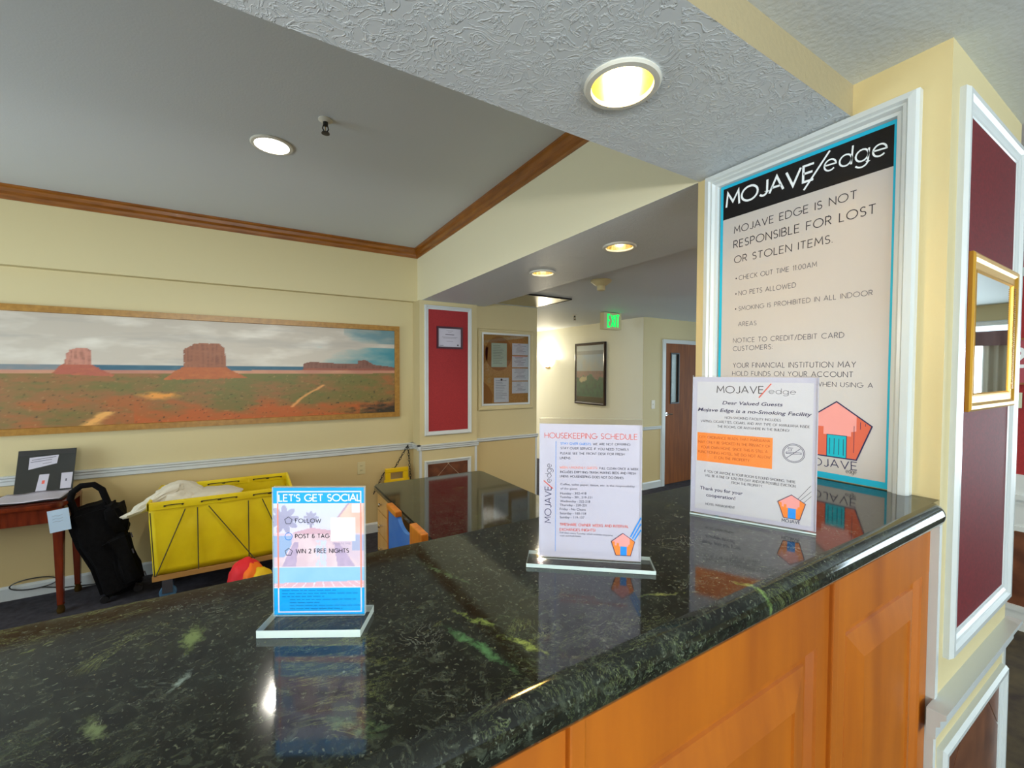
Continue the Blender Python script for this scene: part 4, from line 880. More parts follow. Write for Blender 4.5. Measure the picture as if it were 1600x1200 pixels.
S_.rect(0.01, 0.88, 0.99, 1.0, M['black'], 1, 'bezel'); S_.poly([(0.2, 0.55), (0.68, 0.66), (0.70, 0.86), (0.2, 0.83)], M['paper'], 2, 'note'); S_.poly([(0.36, 0.04), (0.54, 0.04), (0.57, 0.42), (0.4, 0.42)], M['paper'], 2, 'note'); S_.poly([(0.78, 0.05), (0.97, 0.05), (0.98, 0.42), (0.78, 0.42)], M['paper'], 2, 'note')
S_.stroke([(0.07, 0.228), (0.19, 0.243)], 0.004, M['grey_ink'], 3, 'writing'); S_.stroke([(0.065, 0.213), (0.17, 0.226)], 0.004, M['grey_ink'], 3, 'writing'); S_.stroke([(0.125, 0.198), (0.17, 0.206)], 0.003, M['grey_ink'], 3, 'writing')
S_.poly([(0.45, 0.2), (0.5, 0.2), (0.505, 0.28), (0.455, 0.28)], M['coral_ink'], 3, 'writing'); S_.poly([(0.86, 0.22), (0.885, 0.22), (0.885, 0.28), (0.86, 0.28)], M['grey_ink'], 3, 'writing')
S_.build(lp)
vs_ = []; nn = 20
for i in range(nn + 1):
    for j in range(7):
        u, v = i / nn, j / 6; xx = -1.47 + 0.36 * u + 0.045 * v * (1 - u) - 0.005; yyy = 3.985 + 0.235 * v; vs_.append((xx, yyy, 0.7705 + 0.012 * v * v + 0.003 * math.sin(u * 9 + v * 3)))
b = MB(); b.add(vs_, [(i * 7 + j, (i + 1) * 7 + j, (i + 1) * 7 + j + 1, i * 7 + j + 1) for i in range(nn) for j in range(6)], M['paper']); o = b.build('paper_sheet', None, True); o.modifiers.new('thickness', 'SOLIDIFY').thickness = 0.0008
tag(o, 'white paper sheet lying over the laptop keyboard', 'paper')
# bluish note on the table edge
S_ = Sheet((-1.145, 3.925, 0.56), (0.10, 0.0, 0.012), (-0.012, 0, 0.14), (0, -1, 0), 0.102, 0.146)
tn = thing('paper_note', 'bluish white handwritten note taped to the table corner', 'note', (-1.1, 3.925, 0.56))
b = MB(); A = [S_.P(0, 0, 0), S_.P(S_.w, 0, 0), S_.P(S_.w, S_.h, 0), S_.P(0, S_.h, 0)]; B_ = [p + Vector((0, 0.001, 0)) for p in A]; b.add([tuple(p) for p in A + B_], [(0, 1, 2, 3), (7, 6, 5, 4), (0, 4, 5, 1), (1, 5, 6, 2), (2, 6, 7, 3), (3, 7, 4, 0)], M['paper_blue']); b.build('sheet', tn)
for v_ in (0.72, 0.58, 0.46): S_.stroke([(0.02, v_ * 0.146), (0.035, v_ * 0.146 + 0.004), (0.05, v_ * 0.146 - 0.002), (0.07, v_ * 0.146 + 0.003)], 0.0012, M['grey_ink'], 2, 'handwriting')
S_.build(tn)
# suitcase leaning on the table
sc = thing('black_suitcase', 'large black soft suitcase leaning beside the mahogany table', 'suitcase', (-0.86, 4.0, 0))
mw = Matrix.Translation((-0.82, 4.09, 0.0)) @ Matrix.Rotation(math.radians(-14), 4, 'Y') @ Matrix.Rotation(math.radians(8), 4, 'Z')
def rbox(x0, x1, y0, y1, z0, z1, m, name, bv=0.03, wob=0.012):
    bm = bmesh.new(); bmesh.ops.create_cube(bm, size=1)
    for q in bm.verts: q.co = Vector(((x0 + x1) / 2 + q.co.x * (x1 - x0), (y0 + y1) / 2 + q.co.y * (y1 - y0), (z0 + z1) / 2 + q.co.z * (z1 - z0)))
    bmesh.ops.bevel(bm, geom=bm.edges[:], offset=bv, segments=3, affect='EDGES'); bmesh.ops.subdivide_edges(bm, edges=bm.edges[:], cuts=2, use_grid_fill=True)
    for q in bm.verts: q.co += Vector((1, 1, 0.4)) * wob * fbm(q.co.x * 12, q.co.y * 12, q.co.z * 9)
    for q in bm.verts: q.co = mw @ q.co
    mn = min(q.co.z for q in bm.verts)
    return MB().bm(bm, m).build(name, sc, True)
rbox(-0.115, 0.115, -0.12, 0.12, 0.04, 0.70, M['black_fabric'], 'body', 0.035, 0.02)
rbox(0.02, 0.15, -0.15, -0.05, 0.08, 0.46, M['black_fabric'], 'front_pocket', 0.025, 0.024)
rbox(0.05, 0.16, -0.14, 0.06, 0.44, 0.68, M['black_fabric'], 'top_pocket', 0.03, 0.03)
b = MB(); pts = [(-0.07, -0.06, 0.66), (-0.075, -0.06, 0.78), (-0.05, -0.06, 0.83), (0.0, -0.06, 0.855), (0.06, -0.06, 0.84), (0.09, -0.06, 0.79), (0.095, -0.06, 0.66)]
b.tube([mw @ Vector(p) for p in pts], 0.02, M['black_fabric'], 10); b.build('handle', sc, True)
b = MB(); 
for p in ((0.152, -0.10, 0.40), (0.135, -0.152, 0.30), (0.15, -0.11, 0.10)): b.box(0, 0.008, 0, 0.006, 0, 0.035, M['chrome']) ; V0 = len(b.v) - 8; b.v[V0:] = [tuple(mw @ (Vector(q) + Vector(p))) for q in b.v[V0:]]
b.build('zipper_pull', sc)['kind'] = 'stuff'
for yy in (-0.09, 0.09):
    for xx in (-0.09, 0.09):
        p = mw @ Vector((xx, yy, 0.03)); w = MB(); w.lathe([(0.001, -0.012), (0.024, -0.012), (0.026, 0), (0.024, 0.012), (0.001, 0.012)], M['black'], (p.x, p.y, max(0.027, p.z)), 16, mw=Matrix.Rotation(math.radians(90), 4, 'X')); w.build('wheel', sc, True)
# cable on the wall behind the table
b = MB(); cc = []
for i in range(25):
    a = i / 24 * 2 * math.pi * 1.05; cc.append((-1.36 + 0.12 * math.sin(a) - 0.0, 4.36, 0.06 + 0.05 * (1 - math.cos(a)) / 1.3))
cc += [(-1.2, 4.355, 0.03), (-1.0, 4.35, 0.012)]
b.tube(cc, 0.004, M['black'], 6); o = b.build('power_cord', None, True); tag(o, 'loop of thin black cord against the baseboard under the table', 'cord')
# outlet, switch
def plate(name, label, x, y, z, w, h, m, kind):
    t = thing(name, label, kind, (x, y, z)); MB().box(x - w / 2, x + w / 2, y - 0.006, y, z - h / 2, z + h / 2, m, 0.002).build('cover_plate', t)
    if kind == 'outlet':
        for dz in (-0.022, 0.022):
            b = MB(); b.box(x - 0.014, x + 0.014, y - 0.0075, y - 0.005, z + dz - 0.014, z + dz + 0.014, m, 0.003); s_ = b.build('socket', t)
            b = MB(); b.box(x - 0.007, x - 0.004, y - 0.0082, y - 0.007, z + dz - 0.005, z + dz + 0.006, M['black']); b.box(x + 0.004, x + 0.007, y - 0.0082, y - 0.007, z + dz - 0.005, z + dz + 0.006, M['black']); o = b.build('slots', None); o.parent = s_; o.matrix_parent_inverse = Matrix()
    else: MB().box(x - 0.006, x + 0.006, y - 0.014, y - 0.005, z - 0.01, z + 0.012, m, 0.002).build('toggle', t)
plate('wall_outlet', 'ivory electrical outlet on the tan lower wall under the long painting', 0.912, YP, 0.667, 0.075, 0.122, M['ivory'], 'outlet')
plate('light_switch', 'white light switch beside the wooden door', 4.79, 4.09, 1.18, 0.07, 0.12, M['white_plastic'], 'switch')
# caution sign hanging on a chain
cs = thing('caution_sign', 'yellow plastic folding floor sign with handle slot hanging on the wall by the desk', 'floor sign', (1.25, 4.33, 0))
b = MB(); X0, X1 = 1.128, 1.365
for (xa, xb, za, zb_) in ((X0, X1, 0.60, 0.645), (X0, X0 + 0.055, 0.52, 0.60), (X1 - 0.055, X1, 0.52, 0.60), (X0 - 0.01, X1 + 0.01, 0.06, 0.53)): b.box(xa, xb, 4.31, 4.345, za, zb_, M['yellow_plastic'], 0.008)
b.build('panel', cs)
chn = MB()
def chain(a, c_, n):
    a, c_ = Vector(a), Vector(c_); d = (c_ - a); L = d.length; d.normalize(); s1 = d.cross(Vector((0, 1, 0))).normalized(); s2 = d.cross(s1)
    for i in range(n):
        c0 = a + d * (L * (i + 0.5) / n); w = s1 if i % 2 else s2; h = L / n * 0.66; pts = []
        for k in range(10): an = 2 * math.pi * k / 10; pts.append(c0 + d * h * math.cos(an) + w * 0.009 * math.sin(an))
        chn.tube(pts, 0.0028, M['black'], 5, True)
nail = (1.373, 4.352, 0.862)
chain(nail, (1.235, 4.335, 0.65), 9); chain(nail, (1.40, 4.35, 0.50), 13); chain((1.235, 4.335, 0.65), (1.125, 4.352, 0.60), 5); chain((1.125, 4.352, 0.60), (1.02, 4.352, 0.40), 9)
o = chn.build('hanging_chain', None, True); tag(o, 'dark metal chain hooked on the chair rail above the yellow floor sign', 'chain')

# ================================================================== PICTURES ON THE WALLS
pt = thing('framed_landscape', 'very long oak-framed panorama of red desert buttes on the back wall', 'picture', (-0.4, 4.36, 1.16))
b = MB(); frame_ring(b, 'y', YP, -1, -2.35, 1.29, 1.165, 2.088, 0.05, [(0, 0), (0, 0.032), (0.9, 0.032), (0.95, 0.026), (1, 0.012)], M['frame_wood']); b.build('picture_frame', pt)
B1 = [(-1.243, 1.599), (-1.215, 1.647), (-1.174, 1.676), (-1.166, 1.744), (-1.148, 1.777), (-1.12, 1.79), (-1.052, 1.79), (-1.034, 1.773), (-1.03, 1.668), (-0.99, 1.639), (-0.886, 1.579)]
B2 = [(-0.61, 1.553), (-0.542, 1.621), (-0.482, 1.66), (-0.477, 1.804), (-0.42, 1.838), (-0.402, 1.854), (-0.241, 1.856), (-0.204, 1.824), (-0.191, 1.656), (-0.112, 1.605), (-0.036, 1.566)]
B3 = [(0.395, 1.637), (0.404, 1.698), (0.466, 1.716), (0.603, 1.706), (0.878, 1.699), (0.885, 1.731), (0.953, 1.742), (1.029, 1.694), (1.25, 1.669), (1.25, 1.637)]
PX0, PX1, PZ0, PZ1 = -2.31, 1.25, 1.205, 2.048
def desert(u, v):
    x = PX0 + (PX1 - PX0) * u; z = PZ0 + (PZ1 - PZ0) * v
    n1 = fbm(x * 3, z * 9); n2 = fbm(x * 14, z * 40, 4); n3 = fbm(x * 40, z * 60, 9, 3)
    for P_, top, cl in ((B1, 1.67, ((196, 132, 112), (176, 92, 70))), (B2, 1.655, ((150, 92, 62), (178, 96, 46))), (B3, 1.655, ((128, 84, 70), (146, 84, 66)))):
        if pip(x + 0.006 * n2, z + 0.004 * n3, P_):
            c = cl[0] if z > top else cl[1]
            if z > top:
                st = math.sin(x * 190 + 3 * fbm(x * 20, z * 6)) * 0.5 + 0.5; c = mixc(c, (96, 54, 40), 0.45 * st * (0.5 + n2)); c = mixc(c, (206, 150, 118), 0.25 * max(0, n1))
            else: c = mixc(c, (206, 130, 62), 0.35 * max(0, n2 + (1.62 - z) * 6)); c = mixc(c, (130, 70, 50), 0.3 * max(0, -n3))
            return c
    hz = 1.632 + (x + 0.5) * 0.002
    if z > hz + 0.036:
        t = (z - 1.66) / 0.39
        c = mixc((200, 190, 176), (184, 174, 160), t); c = mixc(c, (226, 220, 208), 0.8 * max(0, n1 + 0.1)); c = mixc(c, (150, 146, 142), 0.6 * max(0, fbm(x * 1.3 + 4, z * 12, 2) - (0.0 if 1.83 < z < 1.99 else 0.3)))
        r_ = (x - 0.55) / 0.7 + (-(z - 1.74)) * 2.2 + 0.45 * n1
        if x > 0.35 and z < 1.86: c = mixc(c, (44, 128, 146), min(0.9, max(0, r_)))
        if x > 0.75 and z > 1.9: c = mixc(c, (70, 118, 132), min(0.75, max(0, (x - 0.85) * 2 + (z - 1.93) * 4 + 0.6 * n1)))
        return c
    if z > hz: return mixc((50, 96, 118), (84, 118, 132), 0.6 * max(0, n2)) if x > -1.1 else mixc((120, 130, 136), (170, 140, 130), 0.5 * max(0, n2))
    if z > hz - 0.028: return mixc((206, 152, 118), (176, 116, 98), 0.5 + 0.6 * n1)
    d = (hz - 0.028 - z) / (hz - 0.028 - PZ0)
    c = mixc((100, 96, 46), (112, 92, 44), d); c = mixc(c, (132, 90, 50), max(0, min(1, 0.6 + 1.1 * n1 - (0.5 if x > -0.2 else 0) * (1 - d) + (0.2 if x < -0.9 else 0)))) ; c = mixc(c, (84, 96, 44), 0.6 * max(0, n2))
    c = mixc(c, (164, 82, 30), max(0, min(0.95, (d - 0.62) * 3.2 + 0.9 * n1)) if -0.8 < x < 0.9 else max(0, min(0.5, d - 0.7 + n1)))
    c = mixc(c, (214, 142, 58), max(0, min(0.9, 1.6 - math.hypot((x + 0.64) / 0.09, (z - 1.425) / 0.022) + 0.6 * n2)))
    c = mixc(c, (216, 158, 84), max(0, min(0.9, 1.3 - abs(x - (-1.06 + (z - 1.21) * 1.1)) / 0.05 + 0.5 * n2)) if z < 1.31 else 0)
    xp = 0.29 + (z - 1.30) * 1.35
    if 1.30 < z < 1.50: c = mixc(c, (210, 146, 84), max(0, min(0.85, 1.2 - abs(x - xp - 0.03 * n1) / 0.02)))
    if x > 0.75: c = mixc(c, (36, 30, 18), max(0, min(0.95, 1.2 - math.hypot((x - 1.2) / 0.36, (z - 1.215) / 0.11) + 0.5 * n2)) * 1.0)
    c = tuple(q * 1.12 for q in c)
    c = mixc(c, (34, 40, 20), max(0, min(0.9, (n3 - 0.55) * 4)) * min(1, 0.3 + d))
    c = mixc(c, (190, 150, 96), max(0, min(0.4, (-n3 - 0.55) * 2)))
    return c
painted_grid('canvas', pt, lambda u, v: (PX0 + (PX1 - PX0) * u, YP - 0.018, PZ0 + (PZ1 - PZ0) * v), 420, 130, desert, vcol('landscape print', 0.5))
b = MB(); b.box(-2.32, 1.26, YP - 0.017, YP - 0.002, 1.19, 2.06, M['frame_wood']); b.build('backing', pt)

hp = thing('hall_picture', 'tall dark-framed green and pink seascape picture on the hall wall', 'picture', (4.58, 5.17, 1.12))
b = MB(); frame_ring(b, 'x', 4.59, -1, 4.81, 5.52, 1.118, 2.096, 0.042, [(0, 0), (0, 0.03), (0.4, 0.036), (0.8, 0.03), (1, 0.015)], mat('dark mahogany frame', (44, 26, 26), rough=0.3)); b.build('picture_frame', hp)
def coast(u, v):
    n1 = fbm(u * 3, v * 4, 7); n2 = fbm(u * 12, v * 16, 2)
    if v > 0.9: return (168, 190, 210)
    if v > 0.84: return (120, 136, 156)
    if v > 0.55: return mixc((140, 176, 214), (166, 172, 176), 0.5 + 0.6 * n1)
    if v > 0.42 + 0.08 * n1 + 0.06 * (1 - u): return mixc((144, 110, 116), (120, 104, 112), 0.5 + n2)
    c = mixc((28, 104, 92), (16, 84, 82), 0.5 + n2); 
    if abs(u - 0.25) < 0.14 and abs(v - 0.38 - 0.1 * u) < 0.04 + 0.03 * n2: c = (176, 170, 140)
    if v < 0.1: c = (30, 34, 34)
    return c
painted_grid('canvas', hp, lambda u, v: (4.572, 5.48 - 0.63 * u, 1.155 + 0.90 * v), 60, 90, coast, vcol('seascape print', 0.5))
MB().box(4.562, 4.563, 4.845, 5.485, 1.155, 2.06, M['pic_glass']).build('glazing', hp)

ct_ = thing('framed_certificate', 'small dark-framed certificate on the far red panel', 'certificate', (1.76, 4.165, 1.87))
b = MB(); frame_ring(b, 'y', 4.171, -1, 1.619, 1.906, 1.867, 2.095, 0.02, [(0, 0), (0, 0.018), (0.8, 0.018), (1, 0.01)], mat('plum frame', (64, 34, 50), rough=0.3)); b.build('certificate_frame', ct_)
MB().box(1.63, 1.895, 4.165, 4.171, 1.88, 2.085, M['paper']).build('certificate_paper', ct_)
S_ = Sheet((1.639, 4.1645, 1.887), (1, 0, 0), (0, 0, 1), (0, -1, 0), 0.247, 0.188)
for v_, a, c_, m in ((0.88, .35, .65, 'grey_ink'), (0.8, .42, .58, 'grey_ink'), (0.66, .3, .7, 'dark_ink'), (0.52, .15, .85, 'grey_ink'), (0.47, .2, .8, 'grey_ink'), (0.3, .35, .65, 'grey_ink')): S_.rect(a, v_, c_, v_ + (0.03 if m == 'dark_ink' else 0.012), M[m], 2, 'printing')
S_.rect(0.04, 0.06, 0.22, 0.085, M['dark_ink'], 2, 'printing'); S_.poly([(0.87 + 0.035 * math.cos(a * 0.63), 0.1 + 0.05 * math.sin(a * 0.63)) for a in range(10)], M['dark_ink'], 2, 'seal')
S_.build(ct_)

# notice board
nb = thing('notice_board', 'cork notice board in a cream moulded frame with a glass front', 'notice board', (2.48, 4.22, 1.2))
b = MB(); frame_ring(b, 'y', 4.227, -1, 2.118, 2.850, 1.198, 2.106, 0.06, MOULD, M['cream']); b.build('board_moulding', nb)
b = MB(); frame_ring(b, 'y', 4.222, -1, 2.165, 2.80, 1.25, 2.065, 0.022, [(0, 0), (0, 0.012), (0.8, 0.012), (1, 0.004)], M['trim']); b.build('inner_frame', nb)
MB().box(2.17, 2.795, 4.219, 4.2265, 1.255, 2.06, M['cork']).build('cork_panel', nb)
S_ = Sheet((2.17, 4.2187, 1.255), (1, 0, 0), (0, 0, 1), (0, -1, 0), 0.625, 0.805)
dark_cork = mat('faded cork patch', (142, 92, 40), rough=0.9)
S_.poly([(0.34 + 0.28 * math.cos(a * 0.2617), 0.72 + 0.24 * math.sin(a * 0.2617)) for a in range(24)], dark_cork, 0.5, 'faded_patch'); S_.poly([(0.0, 0.0), (0.2, 0.0), (0.22, 0.14), (0.13, 0.26), (0, 0.34)], dark_cork, 0.5, 'faded_patch'); S_.poly([(0, 0.55), (0.1, 0.62), (0.12, 0.8), (0, 0.85)], dark_cork, 0.5, 'faded_patch')
S_.build(nb)
PP = [(2.285, 2.486, 1.682, 1.953, 'paper_grey', 'grey-green printed sheet pinned high on the cork notice board', 0), (2.320, 2.512, 1.282, 1.560, 'paper', 'white letter with a dark emblem pinned low on the cork notice board', 1),
      (2.557, 2.776, 1.823, 1.958, 'paper', 'topmost of the four white half sheets pinned at the side of the notice board', 2), (2.557, 2.776, 1.682, 1.812, 'paper', 'second from top of the four white half sheets on the notice board, red heading', 2),
      (2.557, 2.776, 1.528, 1.668, 'paper', 'third from top of the four white half sheets on the notice board', 2), (2.557, 2.776, 1.38, 1.515, 'paper', 'lowest of the four white half sheets pinned on the notice board', 2)]
for i, (xa, xb, za, zb_, m, lab, k) in enumerate(PP):
    t = thing('notice_sheet', lab, 'notice', ((xa + xb) / 2, 4.217, za), 'papers pinned to the notice board')
    MB().box(xa, xb, 4.2162, 4.2178, za, zb_, M[m]).build('sheet', t)
    S_ = Sheet((xa, 4.2158, za), (1, 0, 0), (0, 0, 1), (0, -1, 0), xb - xa, zb_ - za); rr_ = random.Random(i)
    nl = 12 if k < 2 else 7
    if i == 3: S_.rect(0.06, 0.93, 0.94, 0.97, M['coral_ink'], 2, 'printing')
    for j in range(nl):
        v_ = 0.88 - 0.8 * j / nl; a = 0.1 if k != 2 else 0.25 * rr_.random() + 0.1; c_ = 0.9 - 0.4 * rr_.random()
        S_.rect(a, v_, c_, v_ + 0.012 * 0.25 / (zb_ - za) * 1.0, M['grey_ink'] if (j % 4) else M['dark_ink'], 2, 'printing')
    if k == 1: S_.poly([(0.5 + 0.07 * math.cos(a * 0.63), 0.93 + 0.045 * math.sin(a * 0.63)) for a in range(10)], M['dark_ink'], 3, 'emblem')
    S_.build(t)
MB().box(2.185, 2.78, 4.2125, 4.2135, 1.27, 2.045, M['glass']).build('glass_front', nb)

# wall sconce
sn = thing('wall_sconce', 'glowing white half-bowl wall sconce in the hall beside the dark picture', 'sconce', (4.5, 6.3, 1.8))
b = MB(); vs_ = []; nn = 20; prof = [(0.03, -0.10), (0.08, -0.085), (0.14, -0.05), (0.175, 0.0), (0.19, 0.05)]
for (r, z) in prof:
    for k in range(nn + 1): a = math.radians(90 + 180 * k / nn); vs_.append((4.585 + r * 0.8 * math.cos(a), 6.3 + r * math.sin(a), 1.82 + z))
b.add(vs_, [(i * (nn + 1) + k, i * (nn + 1) + k + 1, (i + 1) * (nn + 1) + k + 1, (i + 1) * (nn + 1) + k) for i in range(len(prof) - 1) for k in range(nn)], emit('sconce alabaster', (255, 244, 214), 4.5)); b.build('bowl', sn, True)
MB().box(4.565, 4.589, 6.24, 6.36, 1.70, 1.80, M['brass'], 0.005).build('bracket', sn)
d = bpy.data.lights.new('sconce_light', 'POINT'); d.energy = 13; d.color = (1, 0.88, 0.66); d.shadow_soft_size = 0.06; o = bpy.data.objects.new('sconce_light', d); C.objects.link(o); o.location = (-0.02, 0, 0.08); o.parent = sn

# mirror in gold frame
mr = thing('gold_mirror', 'rectangular mirror in an ornate gold frame on the column side', 'mirror', (1.9, 0.34, 1.52))
b = MB(); frame_ring(b, 'y', 0.352, -1, 1.62, 2.105, 1.52, 1.945, 0.05, [(0, 0), (0, 0.013), (0.12, 0.017), (0.3, 0.016), (0.45, 0.011), (0.8, 0.010), (0.9, 0.012), (1, 0.006)], M['gold']); b.build('mirror_frame', mr)
b = MB()
for i in range(50):
    z = 1.575 + i * 0.0064; b.box(2.063, 2.084, 0.338, 0.345, z, z + 0.0034, M['gold_dark'])
b.build('carved_ribs', mr)['kind'] = 'stuff'
MB().box(1.665, 2.06, 0.3445, 0.3465, 1.565, 1.90, M['mirror']).build('mirror_glass', mr)

# signs on the red wall
hs = thing('direction_board', 'pink wall board with wood edges and white lettering on the red wall', 'sign', (4.13, 0.8, 1.55))
MB().box(4.126, 4.139, 0.5, 1.7, 1.556, 1.845, mat('pink board', (170, 72, 86), rough=0.5)).build('board', hs)
for z in (1.556, 1.836): MB().box(4.118, 4.139, 0.5, 1.7, z, z + 0.012, M['oak']).build('wood_edge', hs)
S_ = Sheet((4.1255, 1.7, 1.556), (0, -1, 0), (0, 0, 1), (-1, 0, 0), 1.2, 0.289)
S_.text('2', 1.015, 0.115, 1.07, 0.115, 0.11, M['white_ink'], 2, th=0.2, frac=False); S_.build(hs)
pq = thing('small_plaque', 'small cream plaque under the pink board on the red wall', 'plaque', (4.13, 0.67, 1.4))
MB().box(4.131, 4.139, 0.632, 0.78, 1.407, 1.505, mat('cream plaque', (206, 214, 184), rough=0.5), 0.002).build('plate', pq)
S_ = Sheet((4.1305, 0.78, 1.407), (0, -1, 0), (0, 0, 1), (-1, 0, 0), 0.148, 0.098); S_.rect(0.1, 0.66, 0.85, 0.76, M['grey_ink'], 2, 'printing'); S_.rect(0.15, 0.36, 0.9, 0.46, M['grey_ink'], 2, 'printing'); S_.rect(0.2, 0.14, 0.8, 0.19, M['grey_ink'], 2, 'printing'); S_.build(pq)

# ================================================================== POSTER
po = thing('lobby_poster', 'tall white notice poster with black header and cyan border in the column moulding', 'poster', (1.46, 0.7, 1.31))
MB().box(1.4575, 1.4645, 0.448, 0.948, 1.309, 2.292, M['cyan_ink']).build('cyan_border', po)
pm = M['poster_paper']
S_ = Sheet((1.4572, 0.9375, 1.327), (0, -1, 0), (0, 0, 1), (-1, 0, 0), 0.4795, 0.954)
Y0, Z0 = 0.9375, 1.327
S_.rect(0, 0, 1, 1, pm, 0, 'print_sheet'); S_.rect(0, (2.171 - Z0) / 0.954, 1, 1, M['black_ink'], 1, 'header_band')
for i, (t, a, z, e, z2, cap) in enumerate(POSTER):
    hdr = i < 3
    if t == '/': S_.stroke([(Y0 - a, z - Z0), (Y0 - e, z2 - Z0)], 0.0055, M['white_ink'], 4, 'lettering'); continue
    m = M['white_ink'] if hdr else (M['dark_ink'] if i < 6 else M['grey_ink'])
    if t == 'edge': cap = cap * (1.55 if hdr else 2.6)
    if i == 15: m = M['navy_ink']
    S_.text(t, Y0 - a, z - Z0, Y0 - e, z2 - Z0, cap, m, 3, th=(0.14 if i == 0 else 0.085 if t == 'edge' else 0.105), gap=(0.14 if i == 0 else 0.2 if t == 'edge' else 0.24), frac=False)
for z in (1.954, 1.900, 1.847): S_.poly([(Y0 - 0.885 + 0.0025 * math.cos(a * 0.785), z - Z0 + 0.0025 * math.sin(a * 0.785)) for a in range(8)], M['dark_ink'], 3, 'lettering', False)
q = lambda y, z: (Y0 - y, z - Z0)
pentagon_logo(S_, [q(0.574, 1.539), q(0.489, 1.475), q(0.523, 1.376), q(0.628, 1.376), q(0.660, 1.475)], (q(0.5965, 1.441), q(0.5475, 1.441)), M['navy_ink'], 0.0034, M['pink_ink'], M['rust_ink'], M['turquoise_ink'])
S_.build(po)

# ================================================================== TABLE-TOP SIGNS
ZT_ = 1.3065
def slab(a, c_, th, z0, z1, m, lean=0.0, back=1):
    """upright slab: foot line a->c_ (xy), thickness th away from the camera, from z0 to z1"""
    d = Vector((c_[0] - a[0], c_[1] - a[1], 0)).normalized(); n = Vector((-d.y, d.x, 0)); n = n if n.dot(Vector((a[0], a[1], 0))) > 0 else -n
    A = [Vector((*a, z0)), Vector((*c_, z0)), Vector((*c_, z1)) + n * lean, Vector((*a, z1)) + n * lean]; B_ = [p + n * th for p in A]
    b = MB(); b.add([tuple(p) for p in A + B_], [(0, 1, 2, 3)], m[0]); b.add([tuple(p) for p in A + B_], [(7, 6, 5, 4)], m[0]); b.add([tuple(p) for p in A + B_], [(0, 4, 5, 1), (1, 5, 6, 2), (2, 6, 7, 3), (3, 7, 4, 0)], m[1]); return b, d, n
AC = (M['acrylic'], M['acrylic_edge'])
def plinth(a, c_, z0, z1, f, k, name, t, ext=0.0):
    """acrylic base: foot line a->c_, reaching f in front and k behind"""
    d = Vector((c_[0] - a[0], c_[1] - a[1], 0)).normalized(); n = Vector((-d.y, d.x, 0)); n = n if n.dot(Vector((a[0], a[1], 0))) > 0 else -n
    P0 = Vector((*a, 0)) - d * ext; P1 = Vector((*c_, 0)) + d * ext
    q_ = [P0 - n * f, P1 - n * f, P1 + n * k, P0 + n * k]
    lo = [(p.x, p.y, z0) for p in q_]; hi = [(p.x, p.y, z1) for p in q_]
    b = MB(); b.add(lo + hi, [(3, 2, 1, 0), (4, 5, 6, 7)], M['acrylic']); b.add(lo + hi, [(0, 1, 5, 4), (1, 2, 6, 5), (2, 3, 7, 6), (3, 0, 4, 7)], M['acrylic_edge']); b.build(name, t)
# 1: housekeeping schedule
t = thing('housekeeping_sign', 'clear acrylic stand with a white housekeeping schedule headed in coral, on the granite', 'sign', (0.467, 0.525, ZT_))
fa, fb = (0.403, 0.577), (0.532, 0.474)
plinth(fa, fb, ZT_, ZT_ + 0.006, 0.022, 0.030, 'acrylic_base', t, 0.019)
b, d, n = slab(fa, fb, 0.0025, ZT_ + 0.006, 1.546, AC); b.build('front_pane', t)
wv = math.hypot(fb[0] - fa[0], fb[1] - fa[1])
fa2 = (fa[0] + n.x * 0.0045, fa[1] + n.y * 0.0045); fb2 = (fb[0] + n.x * 0.0045, fb[1] + n.y * 0.0045)
b, _, _ = slab((fa[0] + n.x * 0.006, fa[1] + n.y * 0.006), (fb[0] + n.x * 0.006, fb[1] + n.y * 0.006), 0.0025, ZT_ + 0.006, 1.546, AC); b.build('back_pane', t)
z0, z1 = ZT_ + 0.008, 1.5365
b, _, _ = slab(fa2, fb2, 0.0008, z0, z1, (M['paper'], M['paper'])); b.build('paper', t)
S_ = Sheet((fa2[0] - n.x * 0.0002, fa2[1] - n.y * 0.0002, z0), d, (0, 0, 1), -n, wv, z1 - z0)
for i, (s_, a, v_, e, v2, cap) in enumerate(HK):
    m = M['coral_ink'] if i in (0, 19, 20) else M['blue_ink'] if i == 1 else M['salmon_ink'] if i == 6 else M['grey_ink']
    if any(ch.islower() for ch in s_): S_.font(s_, a, v_, e, v2, cap, m)
    else: S_.text(s_, a, v_, e, v2, cap, m, th=(0.1 if i == 0 else 0.15))
S_.rect(0.1625, 0.0435, 0.1665, 0.871, M['blue_ink'], 2, 'artwork')
w_, h_ = S_.w, S_.h
S_.text('MOJAVE', 0.119 * w_, 0.256 * h_, 0.119 * w_, 0.529 * h_, 0.062 * w_, M['navy_ink'], 3, th=0.1, frac=False, gap=0.2)
S_.text('edge', 0.119 * w_, 0.560 * h_, 0.119 * w_, 0.700 * h_, 0.062 * w_, M['grey_ink'], 3, th=0.07, frac=False, gap=0.2)
S_.stroke([(0.137 * w_, 0.5145 * h_), (0.044 * w_, 0.573 * h_)], 0.0016, M['coral_ink'], 4, 'lettering')
for k in range(3): S_.stroke([((0.90 + 0.018 * k) * w_, (0.18 - 0.012 * k) * h_), ((0.998) * w_, (0.325 - 0.045 * k) * h_)], 0.0022, M['blue_ink'], 3, 'artwork')
pentagon_logo(S_, [(0.826 * w_, 0.205 * h_), (0.941 * w_, 0.145 * h_), (0.901 * w_, 0.040 * h_), (0.760 * w_, 0.040 * h_), (0.7155 * w_, 0.1406 * h_)], ((0.802 * w_, 0.107 * h_), (0.865 * w_, 0.107 * h_)), M['navy_ink'], 0.0009, M['pink_ink'], M['orange_ink'], M['blue_ink'], L=4, detail=False)
S_.build(t)
